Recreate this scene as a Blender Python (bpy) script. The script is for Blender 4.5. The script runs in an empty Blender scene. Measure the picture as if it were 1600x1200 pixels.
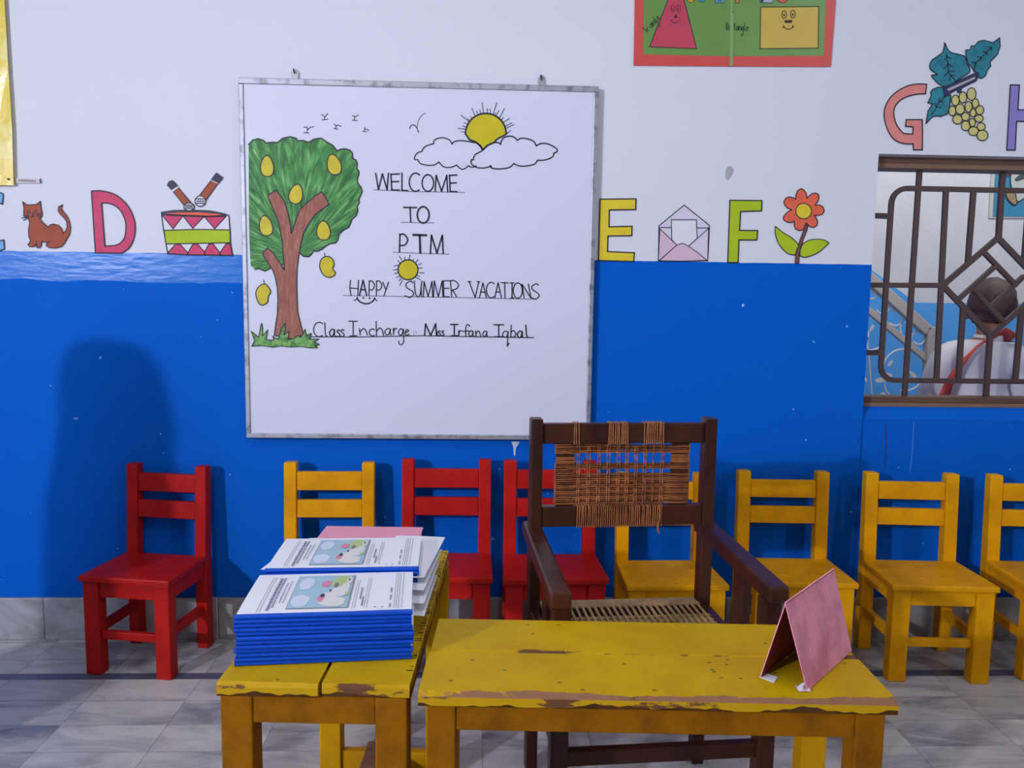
import bpy, bmesh, math, random
from mathutils import Vector, Matrix
from mathutils.geometry import tessellate_polygon
import numpy as np
random.seed(7)
C = bpy.context.scene.collection
SC = bpy.context.scene
R = math.radians
PI = math.pi

# ---------------------------------------------------------------- camera, world, lights, exposure
CAM = np.array([0.0, -2.8, 1.2435])
FPX = 1230.0
YAW, PITCH, ROLL = R(-2.19), R(6.13), R(0.808)
def cam_axes():
    cy, sy, cp, sp = math.cos(YAW), math.sin(YAW), math.cos(PITCH), math.sin(PITCH)
    cr, sr = math.cos(ROLL), math.sin(ROLL)
    fwd = np.array([-sy*cp, cy*cp, -sp]); right = np.array([cy, sy, 0.0]); up = np.cross(right, fwd)
    return right*cr + up*sr, -right*sr + up*cr, fwd
AX = cam_axes()
cd = bpy.data.cameras.new('camera'); cam = bpy.data.objects.new('camera', cd); C.objects.link(cam)
cd.sensor_fit = 'HORIZONTAL'; cd.sensor_width = 36.0; cd.lens = 36.0*FPX/1600.0
cd.clip_start = 0.02
m = Matrix.Identity(4)
for i in range(3):
    m[i][0] = AX[0][i]; m[i][1] = AX[1][i]; m[i][2] = -AX[2][i]; m[i][3] = CAM[i]
cam.matrix_world = m
SC.camera = cam

w = bpy.data.worlds.new('world'); SC.world = w; w.use_nodes = True
w.node_tree.nodes['Background'].inputs[0].default_value = (0.82, 0.86, 1.0, 1)
w.node_tree.nodes['Background'].inputs[1].default_value = 0.17

def light(name, kind, loc, energy, col=(1, 1, 1), size=0.1, size_y=None, target=None):
    ld = bpy.data.lights.new(name, kind); lo = bpy.data.objects.new(name, ld); C.objects.link(lo)
    lo.location = loc; ld.energy = energy; ld.color = col
    if kind == 'AREA':
        ld.size = size
        if size_y: ld.shape = 'RECTANGLE'; ld.size_y = size_y
    else:
        ld.shadow_soft_size = size
    if target is not None:
        lo.rotation_euler = (Vector(target)-Vector(loc)).to_track_quat('-Z', 'Y').to_euler()
    return lo
TINT = (0.84, 0.87, 1.0)
light('bulb_light', 'POINT', (-3.6, -5.0, 2.35), 540, TINT, 0.055)
light('ceiling_tube_light', 'AREA', (-0.9, -2.2, 2.95), 18, TINT, 0.10, 1.2, (-0.9, -2.2, 0))
light('ceiling_tube_light', 'AREA', (0.2, -1.7, 2.95), 8.5, TINT, 0.10, 1.2, (0.2, -1.7, 0))
light('ceiling_tube_light', 'AREA', (1.9, -1.8, 2.95), 7, TINT, 0.10, 1.2, (1.9, -1.8, 0))
light('right_fill_light', 'AREA', (3.4, -3.2, 2.0), 21, TINT, 0.10, 1.2, (1.2, -1.6, 0.6))  # light from the right, added to brighten the pink card
light('corridor_daylight', 'AREA', (2.6, 0.7, 2.9), 29, (0.95, 0.97, 1.0), 2.6, 0.8, (2.7, 1.7, 1.0))
SC.view_settings.view_transform = 'Standard'; SC.view_settings.look = 'None'
SC.view_settings.exposure = 0.0; SC.view_settings.gamma = 1.0; SC.view_settings.use_curve_mapping = False

# ---------------------------------------------------------------- survey helpers (where a point of the room lies)
def ray(px, py):
    return (px-800)/FPX*AX[0] - (py-600)/FPX*AX[1] + AX[2]
def on_y(px, py, y):
    d = ray(px, py); p = CAM + d*(y-CAM[1])/d[1]; return Vector(p)
def on_z(px, py, z):
    d = ray(px, py); p = CAM + d*(z-CAM[2])/d[2]; return Vector(p)

# ---------------------------------------------------------------- materials
def lin(c):
    return tuple((v/255/12.92 if v/255 <= 0.04045 else ((v/255+0.055)/1.055)**2.4) for v in c)
MATS = {}
def mat(name, rgb, rough=0.5, spec=0.5, var=None, scale=6.0, amt=0.3, bump=0.0, bscale=60.0, stretch=None, metal=0.0, coat=0.0, detail=5.0, edge=(0.4, 0.65)):
    """rgb is linear albedo; var is a second colour mixed in by noise"""
    if name in MATS: return MATS[name]
    ma = bpy.data.materials.new(name); ma.use_nodes = True
    nt = ma.node_tree; b = nt.nodes['Principled BSDF']
    b.inputs['Base Color'].default_value = (*rgb, 1)
    b.inputs['Roughness'].default_value = rough
    b.inputs['Specular IOR Level'].default_value = spec
    b.inputs['Metallic'].default_value = metal
    if coat: b.inputs['Coat Weight'].default_value = coat
    tc = nt.nodes.new('ShaderNodeTexCoord'); mp = nt.nodes.new('ShaderNodeMapping')
    nt.links.new(tc.outputs['Object'], mp.inputs[0])
    if stretch: mp.inputs['Scale'].default_value = stretch
    if var is not None:
        n = nt.nodes.new('ShaderNodeTexNoise'); n.inputs['Scale'].default_value = scale; n.inputs['Detail'].default_value = detail
        n.inputs['Roughness'].default_value = 0.65
        nt.links.new(mp.outputs[0], n.inputs['Vector'])
        r = nt.nodes.new('ShaderNodeMapRange'); r.inputs['From Min'].default_value = edge[0]; r.inputs['From Max'].default_value = edge[1]
        r.inputs['To Max'].default_value = amt
        nt.links.new(n.outputs['Fac'], r.inputs['Value'])
        mx = nt.nodes.new('ShaderNodeMix'); mx.data_type = 'RGBA'
        mx.inputs['A'].default_value = (*rgb, 1); mx.inputs['B'].default_value = (*var, 1)
        nt.links.new(r.outputs[0], mx.inputs['Factor']); nt.links.new(mx.outputs['Result'], b.inputs['Base Color'])
    if bump:
        n2 = nt.nodes.new('ShaderNodeTexNoise'); n2.inputs['Scale'].default_value = bscale; n2.inputs['Detail'].default_value = 4
        nt.links.new(mp.outputs[0], n2.inputs['Vector'])
        bp = nt.nodes.new('ShaderNodeBump'); bp.inputs['Strength'].default_value = bump; bp.inputs['Distance'].default_value = 0.004
        nt.links.new(n2.outputs['Fac'], bp.inputs['Height']); nt.links.new(bp.outputs[0], b.inputs['Normal'])
    MATS[name] = ma
    return ma
def sm(name, srgb, **k): return mat(name, lin(srgb), **k)

ink = sm('marker_ink', (22, 22, 48), rough=0.5)
thin_ink = sm('faint_marker_ink', (88, 88, 118), rough=0.5)
outline_ink = sm('outline_ink', (30, 24, 44), rough=0.6)
whitep = sm('white_paper', (232, 232, 238), rough=0.75)
pap_pink = sm('letter_pink', (214, 74, 112), rough=0.7, var=lin((196, 52, 92)), scale=14, amt=0.6)
pap_brown = sm('cat_brown', (170, 82, 52), rough=0.7, var=lin((150, 66, 40)), scale=14, amt=0.6)
pap_lime = sm('letter_lime', (178, 202, 20), rough=0.7, var=lin((160, 186, 16)), scale=16, amt=0.5)
pap_yel = sm('letter_yellow', (232, 208, 44), rough=0.7, var=lin((214, 186, 36)), scale=14, amt=0.5)
pap_blue = sm('letter_sky_blue', (120, 180, 232), rough=0.7)
pap_salmon = sm('letter_salmon', (228, 142, 132), rough=0.7, var=lin((214, 120, 112)), scale=12, amt=0.6)
pap_violet = sm('letter_violet', (146, 138, 206), rough=0.7, var=lin((128, 120, 190)), scale=12, amt=0.5)
pap_orange = sm('petal_orange', (236, 106, 74), rough=0.7, var=lin((220, 84, 60)), scale=16, amt=0.6)
pap_teal = sm('vine_leaf_teal', (44, 138, 152), rough=0.7, var=lin((24, 100, 122)), scale=30, amt=0.8)
pap_grape = sm('grape_yellow', (212, 204, 128), rough=0.7, var=lin((196, 188, 108)), scale=30, amt=0.5)
pap_lilac = sm('envelope_lilac', (220, 190, 206), rough=0.75)
pap_lilac2 = sm('envelope_pale', (222, 216, 232), rough=0.75)
navy = sm('microphone_navy', (44, 48, 76), rough=0.6)
bark = sm('bark_crayon', (150, 86, 70), rough=0.6, var=lin((196, 136, 112)), scale=24, amt=0.7, stretch=(5, 1, 1), edge=(0.45, 0.75))
mango = sm('mango_marker', (214, 196, 20), rough=0.5, var=lin((184, 166, 24)), scale=30, amt=0.6)
sunm = sm('sun_marker', (208, 194, 0), rough=0.45, var=lin((190, 174, 0)), scale=30, amt=0.4)
grassm = sm('grass_crayon', (126, 182, 94), rough=0.6, var=lin((52, 116, 56)), scale=40, amt=0.9, edge=(0.45, 0.6))
boardw = sm('whiteboard_enamel', (224, 226, 241), rough=0.32, spec=0.4)
alu = sm('aluminium_worn', (176, 178, 186), rough=0.45, metal=0.6, var=lin((70, 66, 76)), scale=26, amt=0.75, edge=(0.5, 0.7))
wood_dark = mat('dark_varnished_wood', (0.062, 0.018, 0.009), rough=0.34, spec=0.28, var=(0.022, 0.007, 0.005), scale=9, amt=0.9, stretch=(1, 1, 0.25), bump=0.12, bscale=40)
cane = sm('cane_strand', (168, 104, 56), rough=0.5, var=lin((110, 58, 28)), scale=22, amt=0.8)
cane_dark = sm('cane_strand_dark', (120, 66, 34), rough=0.55, var=lin((84, 44, 24)), scale=22, amt=0.8)
cane_seat = sm('woven_seat_cord', (170, 136, 84), rough=0.6, var=lin((128, 94, 54)), scale=26, amt=0.7)
redp = mat('red_gloss_paint', (0.50, 0.013, 0.010), rough=0.4, spec=0.14, var=lin((148, 18, 16)), scale=7, amt=0.6, bump=0.1, bscale=30)
yelp = mat('yellow_gloss_paint', (0.82, 0.37, 0.002), rough=0.42, spec=0.12, var=lin((188, 124, 6)), scale=6, amt=0.6, bump=0.1, bscale=30)
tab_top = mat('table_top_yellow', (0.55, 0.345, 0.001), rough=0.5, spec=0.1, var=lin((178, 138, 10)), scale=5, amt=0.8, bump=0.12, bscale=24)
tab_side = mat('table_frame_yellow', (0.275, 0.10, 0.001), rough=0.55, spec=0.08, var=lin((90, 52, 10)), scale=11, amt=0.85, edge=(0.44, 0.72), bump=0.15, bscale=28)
tab_chip = mat('table_chipped_edge', (0.50, 0.29, 0.003), rough=0.6, spec=0.15, var=lin((104, 68, 44)), scale=20, amt=1.0, stretch=(0.35, 1, 1), edge=(0.53, 0.56), bump=0.3)
raw_dark = mat('table_bare_dark_wood', lin((92, 60, 30)), rough=0.7, spec=0.1, var=lin((62, 40, 22)), scale=20, amt=0.9)
rub_edge = mat('table_rubbed_edge', lin((138, 96, 70)), rough=0.65, spec=0.15, var=(0.50, 0.29, 0.003), scale=14, amt=1.0, stretch=(0.35, 1, 1), edge=(0.60, 0.63), bump=0.3)
raw_wood = sm('bare_brown_wood', (134, 92, 66), rough=0.7, var=lin((88, 56, 38)), scale=30, amt=0.8, stretch=(0.3, 1, 1))
dark_mark = sm('dark_nail_mark', (92, 64, 22), rough=0.8)
spine_blue = mat('report_spine_blue', (0.001, 0.062, 0.47), rough=0.38, spec=0.25)
pinkcard = sm('pink_card', (250, 160, 180), rough=0.6, var=lin((196, 108, 132)), scale=14, amt=0.7)
pinkfold = sm('pink_folder_card', (228, 150, 170), rough=0.6)
redin = sm('dark_red_card', (130, 24, 34), rough=0.6)
tape = sm('clear_tape', (216, 206, 212), rough=0.2, spec=0.8)
grille_m = sm('grille_brown_paint', (74, 54, 52), rough=0.5)
frame_m = sm('window_frame_brown', (104, 72, 54), rough=0.5, var=lin((78, 50, 36)), scale=12, amt=0.8, stretch=(0.3, 1, 1))
frame_m2 = sm('window_frame_tan', (132, 100, 78), rough=0.55)
beige = sm('handrail_beige', (196, 184, 174), rough=0.45)
creamm = sm('scroll_cream', (226, 218, 214), rough=0.5)
out_white = sm('corridor_white', (232, 232, 234), rough=0.8, var=lin((214, 214, 218)), scale=3, amt=0.5)
out_blue = sm('corridor_blue', (88, 176, 250), rough=0.55, var=lin((108, 188, 252)), scale=4, amt=0.6)
skin = sm('skin', (150, 104, 82), rough=0.55)
hair = sm('dark_brown_hair', (84, 60, 56), rough=0.6, bump=0.5, bscale=90, var=lin((64, 44, 40)), scale=30, amt=0.8)
shirt = sm('white_shirt', (226, 220, 222), rough=0.8, bump=0.2, bscale=14)
sashm = sm('red_strap', (206, 74, 62), rough=0.7)
trous = sm('dark_trousers', (52, 54, 78), rough=0.8)

def ramp_mat_wall():
    ma = bpy.data.materials.new('painted_wall'); ma.use_nodes = True; nt = ma.node_tree; N = nt.nodes; L = nt.links
    b = N['Principled BSDF']
    geo = N.new('ShaderNodeNewGeometry'); sep = N.new('ShaderNodeSeparateXYZ'); L.new(geo.outputs['Position'], sep.inputs[0])
    def math_(op, a, bb=None, c=None, clamp=False):
        n = N.new('ShaderNodeMath'); n.operation = op; n.use_clamp = clamp
        for i, v in enumerate((a, bb, c)):
            if v is None: continue
            if isinstance(v, (int, float)): n.inputs[i].default_value = v
            else: L.new(v, n.inputs[i])
        return n.outputs[0]
    def noise(scale, det=4, st=None):
        n = N.new('ShaderNodeTexNoise'); n.inputs['Scale'].default_value = scale; n.inputs['Detail'].default_value = det
        if st:
            mp = N.new('ShaderNodeMapping'); mp.inputs['Scale'].default_value = st; L.new(geo.outputs['Position'], mp.inputs[0]); L.new(mp.outputs[0], n.inputs['Vector'])
        else: L.new(geo.outputs['Position'], n.inputs['Vector'])
        return n.outputs['Fac']
    wob = math_('MULTIPLY', math_('SUBTRACT', noise(9), 0.5), 0.006)
    zz = math_('ADD', sep.outputs['Z'], wob)
    isblue = math_('LESS_THAN', zz, 1.3855)
    def mix(f, a, bb):
        mx = N.new('ShaderNodeMix'); mx.data_type = 'RGBA'
        if isinstance(f, (int, float)): mx.inputs['Factor'].default_value = f
        else: L.new(f, mx.inputs['Factor'])
        for k, v in (('A', a), ('B', bb)):
            if isinstance(v, tuple): mx.inputs[k].default_value = (*v, 1)
            else: L.new(v, mx.inputs[k])
        return mx.outputs['Result']
    wh = mix(math_('MULTIPLY', noise(2.2), 0.35), lin((232, 233, 240)), lin((214, 217, 228)))
    blue = mix(math_('MULTIPLY', noise(1.6), 0.8), (0.0015, 0.125, 0.60), (0.0015, 0.10, 0.55))
    # the uneven, re-plastered band under the white at the left, its gloss streaks mixed into the blue
    xl = math_('LESS_THAN', math_('ADD', sep.outputs['X'], math_('MULTIPLY', noise(5), 0.25)), -0.72)
    zb = math_('GREATER_THAN', math_('ADD', sep.outputs['Z'], math_('MULTIPLY', math_('SUBTRACT', noise(6), 0.5), 0.03)), 1.288)
    band = math_('MULTIPLY', math_('MULTIPLY', xl, zb), isblue)
    blue2 = mix(math_('MULTIPLY', band, math_('ADD', 0.25, math_('MULTIPLY', noise(4, 4, (0.5, 1, 1.5)), 0.9))), blue, (0.012, 0.20, 0.66))
    chips = math_('GREATER_THAN', noise(34, 2), 0.755)
    blue3 = mix(math_('MULTIPLY', chips, isblue), blue2, lin((150, 190, 236)))
    L.new(mix(isblue, wh, blue3), b.inputs['Base Color'])
    rg = math_('SUBTRACT', 0.6, math_('MULTIPLY', band, 0.3))
    L.new(rg, b.inputs['Roughness'])
    L.new(math_('ADD', 0.06, math_('MULTIPLY', band, 0.26)), b.inputs['Specular IOR Level'])
    h = math_('ADD', math_('MULTIPLY', noise(10, 3), 0.25), math_('MULTIPLY', math_('MULTIPLY', noise(30, 6, (0.45, 1, 1.5)), band), 1.1))
    h = math_('ADD', h, math_('MULTIPLY', band, 0.5))
    bp = N.new('ShaderNodeBump'); bp.inputs['Strength'].default_value = 0.35; bp.inputs['Distance'].default_value = 0.006
    L.new(h, bp.inputs['Height']); L.new(bp.outputs[0], b.inputs['Normal'])
    return ma
wallm = ramp_mat_wall()

def marble(name, tile, light_c, dark_c, strip=False):
    ma = bpy.data.materials.new(name); ma.use_nodes = True; nt = ma.node_tree; N = nt.nodes; L = nt.links
    b = N['Principled BSDF']; b.inputs['Roughness'].default_value = 0.3; b.inputs['Specular IOR Level'].default_value = 0.4
    geo = N.new('ShaderNodeNewGeometry'); sep = N.new('ShaderNodeSeparateXYZ'); L.new(geo.outputs['Position'], sep.inputs[0])
    def M(op, a, bb=None, clamp=False):
        n = N.new('ShaderNodeMath'); n.operation = op; n.use_clamp = clamp
        for i, v in enumerate((a, bb)):
            if v is None: continue
            if isinstance(v, (int, float)): n.inputs[i].default_value = v
            else: L.new(v, n.inputs[i])
        return n.outputs[0]
    def mix(f, a, bb):
        mx = N.new('ShaderNodeMix'); mx.data_type = 'RGBA'
        if isinstance(f, (int, float)): mx.inputs['Factor'].default_value = f
        else: L.new(f, mx.inputs['Factor'])
        for k, v in (('A', a), ('B', bb)):
            if isinstance(v, tuple): mx.inputs[k].default_value = (*v, 1)
            else: L.new(v, mx.inputs[k])
        return mx.outputs['Result']
    X, Y = sep.outputs['X'], sep.outputs['Y']
    if strip: Y = sep.outputs['Z']
    tx, ty, ox, oy = tile
    # rotate the veins from tile to tile
    row = M('FLOOR', M('DIVIDE', M('SUBTRACT', Y, oy), ty))
    xs = M('SUBTRACT', X, ox) if strip else M('ADD', M('SUBTRACT', X, ox), M('MULTIPLY', row, 0.0))
    fx = M('DIVIDE', xs, tx); fy = M('DIVIDE', M('SUBTRACT', Y, oy), ty)
    ix, iy = M('FLOOR', fx), M('FLOOR', fy)
    cmb = N.new('ShaderNodeCombineXYZ'); L.new(ix, cmb.inputs[0]); L.new(iy, cmb.inputs[1])
    wn = N.new('ShaderNodeTexWhiteNoise'); L.new(cmb.outputs[0], wn.inputs['Vector'])
    sc = N.new('ShaderNodeVectorMath'); sc.operation = 'SCALE'; sc.inputs['Scale'].default_value = 13.0; L.new(wn.outputs['Color'], sc.inputs[0])
    ad = N.new('ShaderNodeVectorMath'); ad.operation = 'ADD'; L.new(geo.outputs['Position'], ad.inputs[0]); L.new(sc.outputs[0], ad.inputs[1])
    mp = N.new('ShaderNodeMapping'); mp.inputs['Rotation'].default_value = (0.3, 0.2, 0.6); mp.inputs['Scale'].default_value = (1, 2.6, 1.4); L.new(ad.outputs[0], mp.inputs[0])
    n = N.new('ShaderNodeTexNoise'); n.inputs['Scale'].default_value = 3.2; n.inputs['Detail'].default_value = 8; n.inputs['Roughness'].default_value = 0.62; n.inputs['Distortion'].default_value = 0.9
    L.new(mp.outputs[0], n.inputs['Vector'])
    v = M('MULTIPLY', M('SUBTRACT', n.outputs['Fac'], 0.42), 4.2, True)
    tone = M('MULTIPLY', wn.outputs['Value'], 0.34)
    f = M('ADD', M('MULTIPLY', v, 0.74), tone, True)
    col = mix(f, light_c, dark_c)
    dx = M('MULTIPLY', M('ABSOLUTE', M('SUBTRACT', M('FRACT', fx), 0.5)), tx); dy = M('MULTIPLY', M('ABSOLUTE', M('SUBTRACT', M('FRACT', fy), 0.5)), ty)
    line = M('GREATER_THAN', dx, tx/2-0.0022) if strip else M('MAXIMUM', M('GREATER_THAN', dx, tx/2-0.0016), M('GREATER_THAN', dy, ty/2-0.0016))
    col = mix(M('MULTIPLY', line, 0.75 if strip else 0.4), col, lin((58, 56, 62)))
    if not strip:
        st = M('MULTIPLY', M('GREATER_THAN', Y, -0.318), M('LESS_THAN', Y, -0.276))
        col = mix(st, col, mix(M('MULTIPLY', v, 0.6), lin((92, 94, 112)), lin((62, 62, 78))))
    L.new(col, b.inputs['Base Color'])
    return ma
floor_m = marble('marble_floor_tiles', (0.305, 0.1385, -0.904, -0.318), (0.60, 0.57, 0.53), (0.20, 0.20, 0.22))
skirt_m = marble('marble_skirting', (0.62, 3.0, -0.947, -1.0), lin((192, 192, 196)), lin((112, 112, 112)), strip=True)

def crown_mat(cx, cz):
    """crayon strokes that fan out from the fork of the drawn tree"""
    ma = bpy.data.materials.new('crown_crayon'); ma.use_nodes = True; nt = ma.node_tree; N = nt.nodes; L = nt.links
    b = N['Principled BSDF']; b.inputs['Roughness'].default_value = 0.6
    geo = N.new('ShaderNodeNewGeometry'); sep = N.new('ShaderNodeSeparateXYZ'); L.new(geo.outputs['Position'], sep.inputs[0])
    def M(op, a, bb=None):
        n = N.new('ShaderNodeMath'); n.operation = op
        for i, v in enumerate((a, bb)):
            if v is None: continue
            if isinstance(v, (int, float)): n.inputs[i].default_value = v
            else: L.new(v, n.inputs[i])
        return n.outputs[0]
    dx, dz = M('SUBTRACT', sep.outputs['X'], cx), M('SUBTRACT', sep.outputs['Z'], cz)
    an = M('ARCTAN2', dz, dx); r = M('SQRT', M('ADD', M('MULTIPLY', dx, dx), M('MULTIPLY', dz, dz)))
    cmb = N.new('ShaderNodeCombineXYZ'); L.new(M('MULTIPLY', an, 22.0), cmb.inputs[0]); L.new(M('MULTIPLY', r, 14.0), cmb.inputs[1])
    n = N.new('ShaderNodeTexNoise'); n.inputs['Scale'].default_value = 1.0; n.inputs['Detail'].default_value = 4; n.inputs['Distortion'].default_value = 0.4
    L.new(cmb.outputs[0], n.inputs['Vector'])
    cr = N.new('ShaderNodeValToRGB'); e = cr.color_ramp.elements
    e[0].position = 0.36; e[0].color = (*lin((34, 96, 40)), 1); e[1].position = 0.52; e[1].color = (*lin((66, 138, 62)), 1)
    x = e.new(0.66); x.color = (*lin((112, 178, 98)), 1)
    x = e.new(0.8); x.color = (*lin((176, 214, 168)), 1)
    L.new(n.outputs['Fac'], cr.inputs[0]); L.new(cr.outputs[0], b.inputs['Base Color'])
    return ma

# ---------------------------------------------------------------- mesh helpers
class MB:
    def __init__(s): s.v = []; s.f = []; s.mi = []; s.mats = []
    def m(s, ma):
        if ma not in s.mats: s.mats.append(ma)
        return s.mats.index(ma)
    def add(s, vs, fs, ma):
        o = len(s.v); k = s.m(ma)
        s.v += [tuple(v) for v in vs]; s.f += [tuple(i+o for i in f) for f in fs]; s.mi += [k]*len(fs)
        return s
    def hexa(s, p, ma):
        """eight corners: bottom four (ccw from above) then top four"""
        return s.add(p, [(3, 2, 1, 0), (4, 5, 6, 7), (0, 1, 5, 4), (1, 2, 6, 5), (2, 3, 7, 6), (3, 0, 4, 7)], ma)
    def box(s, x0, x1, y0, y1, z0, z1, ma, lean=0.0):
        """lean shifts the top along y"""
        return s.hexa([(x0, y0, z0), (x1, y0, z0), (x1, y1, z0), (x0, y1, z0),
                       (x0, y0+lean, z1), (x1, y0+lean, z1), (x1, y1+lean, z1), (x0, y1+lean, z1)], ma)
    def bar(s, a, b, wd, th, ma, up=(0, 1, 0)):
        """rectangular bar from a to b; wd measured across, th along `up`"""
        a, b = Vector(a), Vector(b); d = (b-a).normalized(); u = Vector(up); u = (u-d*u.dot(d)).normalized(); n = d.cross(u)
        P = []
        for q in (a, b):
            for su, sn in ((-1, -1), (-1, 1), (1, 1), (1, -1)):
                P.append(q+u*su*th/2+n*sn*wd/2)
        return s.hexa(P, ma)
    def tube(s, pts, r, ma, n=8, closed=False):
        pts = [Vector(p) for p in pts]; N = len(pts); rs = r if isinstance(r, (list, tuple)) else [r]*N
        ref = Vector((0, 0, 1)); vs = []
        prev = None
        for i, p in enumerate(pts):
            t = (pts[min(i+1, N-1)]-pts[max(i-1, 0)]).normalized()
            if prev is None:
                u = ref-t*ref.dot(t)
                if u.length < 0.1: u = Vector((1, 0, 0))-t*t.x
            else: u = prev-t*prev.dot(t)
            u.normalize(); prev = u; v = t.cross(u)
            for k in range(n):
                a = 2*PI*k/n; vs.append(p+(u*math.cos(a)+v*math.sin(a))*rs[i])
        fs = []
        for i in range(N-1):
            for k in range(n):
                fs.append((i*n+k, i*n+(k+1) % n, (i+1)*n+(k+1) % n, (i+1)*n+k))
        fs.append(tuple(range(n-1, -1, -1))); fs.append(tuple((N-1)*n+k for k in range(n)))
        return s.add(vs, fs, ma)
    def poly(s, loops, y, ma, to=None):
        """filled outline (first loop) with holes, as a flat sheet at depth y; loops hold (x, z)"""
        L3 = [[Vector((p[0], p[1], 0)) for p in l] for l in loops]
        tris = tessellate_polygon(L3); flat = [p for l in loops for p in l]
        fs = []
        for t in tris:
            a, b, c = (flat[i] for i in t)
            ar = (b[0]-a[0])*(c[1]-a[1])-(b[1]-a[1])*(c[0]-a[0])
            fs.append(tuple(t) if ar > 0 else tuple(reversed(t)))
        f = to or (lambda p, y: (p[0], y, p[1]))
        return s.add([f(p, y) for p in flat], fs, ma)
    def sheet(s, loop, y0, y1, ma):
        """card of real thickness cut to an outline"""
        s.poly([loop], y0, ma)
        n = len(loop)
        vs = [(p[0], y0, p[1]) for p in loop]+[(p[0], y1, p[1]) for p in loop]
        return s.add(vs, [(i, (i+1) % n, (i+1) % n+n, i+n) for i in range(n)], ma)
    def stroke(s, pts, wd, y, ma, closed=False, to=None):
        """flat drawn line of width wd through (x, z) points"""
        P = [Vector((p[0], p[1])) for p in pts]
        Q = [P[0]]
        for p in P[1:]:
            if (p-Q[-1]).length > 1e-6: Q.append(p)
        P = Q; n = len(P)
        if n < 2: return s
        if closed and (P[0]-P[-1]).length < 1e-6: P = P[:-1]; n -= 1
        def sharp(i):
            u, v = (P[i]-P[i-1]).normalized(), (P[(i+1) % n]-P[i]).normalized(); return u.dot(v) < 0.25
        cuts = [i for i in (range(n) if closed else range(1, n-1)) if sharp(i)]
        if cuts:                                  # a pen turns a sharp corner by starting a new stroke
            if closed: runs = [[P[(c+k) % n] for k in range(((cuts[(j+1) % len(cuts)]-c) % n or n)+1)] for j, c in enumerate(cuts)]
            else:
                e = [0]+cuts+[n-1]; runs = [P[x:y+1] for x, y in zip(e, e[1:])]
            for r_ in runs: s.stroke(r_, wd, y, ma, False, to)
            return s
        f = to or (lambda p, y: (p[0], y, p[1])); vs = []
        for i in range(n):
            if closed: a, b = P[i-1], P[(i+1) % n]
            else: a, b = P[max(i-1, 0)], P[min(i+1, n-1)]
            d1 = (P[i]-a); d2 = (b-P[i])
            if d1.length < 1e-9: d1 = d2
            if d2.length < 1e-9: d2 = d1
            d1, d2 = d1.normalized(), d2.normalized(); t = d1+d2
            if t.length < 0.25: t = d1
            t.normalize(); nn = Vector((-t.y, t.x)); k = min(1.6, 1/max(0.4, abs(nn.dot(Vector((-d1.y, d1.x))))))
            q = P[i]
            if not closed and i == 0: q = q-d2*wd*0.35
            if not closed and i == n-1: q = q+d1*wd*0.35
            vs += [f(q+nn*wd/2*k, y), f(q-nn*wd/2*k, y)]
        fs = []
        for i in range(n if closed else n-1):
            j = (i+1) % n; fs.append((2*i, 2*i+1, 2*j+1, 2*j))
        return s.add(vs, fs, ma)
    def build(s, name, parent=None, bevel=0.0, smooth=False, seg=2):
        me = bpy.data.meshes.new(name); me.from_pydata(s.v, [], s.f)
        for ma in s.mats: me.materials.append(ma)
        me.polygons.foreach_set('material_index', s.mi); me.update()
        bm = bmesh.new(); bm.from_mesh(me); bmesh.ops.recalc_face_normals(bm, faces=bm.faces) if bevel else None; bm.to_mesh(me); bm.free()
        if smooth:
            for p in me.polygons: p.use_smooth = True
        o = bpy.data.objects.new(name, me); C.objects.link(o)
        if parent: o.parent = parent
        if bevel:
            bv = o.modifiers.new('bevel', 'BEVEL'); bv.width = bevel; bv.segments = seg; bv.limit_method = 'ANGLE'; bv.angle_limit = R(40)
        return o
def tag(o, label, cat, group=None):
    o['label'] = label; o['category'] = cat
    if group: o['group'] = group
    return o
def thing(name, label, cat, loc=(0, 0, 0), rotz=0.0, group=None):
    o = bpy.data.objects.new(name, None); C.objects.link(o); o.location = loc; o.rotation_euler = (0, 0, rotz); o.empty_display_size = 0.1
    return tag(o, label, cat, group)
def struct(o): o['kind'] = 'structure'; return o
def dup(root, loc, rotz, label, scale=(1, 1, 1), group=None):
    r = root.copy(); C.objects.link(r); r.location = loc; r.rotation_euler = (0, 0, rotz); r.scale = scale; r['label'] = label
    if group: r['group'] = group
    for ch in list(root.children):
        c = ch.copy(); C.objects.link(c); c.parent = r
        for g in list(ch.children):
            d = g.copy(); C.objects.link(d); d.parent = c
    return r
def spline(pts, n=6, closed=False):
    """Catmull-Rom through the points"""
    P = [Vector((p[0], p[1])) for p in pts]; N = len(P); out = []
    rng = range(N) if closed else range(N-1)
    for i in rng:
        if closed: a, b, c, d = P[i-1], P[i], P[(i+1) % N], P[(i+2) % N]
        else: a, b, c, d = P[max(i-1, 0)], P[i], P[i+1], P[min(i+2, N-1)]
        for k in range(n):
            t = k/n
            out.append(0.5*((2*b)+(c-a)*t+(2*a-5*b+4*c-d)*t*t+(3*b-a-3*c+d)*t**3))
    if not closed: out.append(P[-1])
    return [(p.x, p.y) for p in out]
def arc(cx, cy, rx, ry, a0, a1, n=20):
    return [(cx+rx*math.cos(R(a0+(a1-a0)*i/n)), cy+ry*math.sin(R(a0+(a1-a0)*i/n))) for i in range(n+1)]
def ell(cx, cy, rx, ry, n=24): return arc(cx, cy, rx, ry, 0, 360, n)[:-1]
def zm(pts, s, ox, oy): return [(ox+p[0]/s, oy+p[1]/s) for p in pts]
PX = 1/440.0      # metres on the wall per photo pixel, for pen widths

class Art:
    """drawing on an upright plane y = yp; points are given as survey pixels on that plane"""
    def __init__(s, yp): s.y = yp
    def w(s, pts): 
        return [(lambda q: (q.x, q.z))(on_y(p[0], p[1], s.y)) for p in pts]

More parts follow.
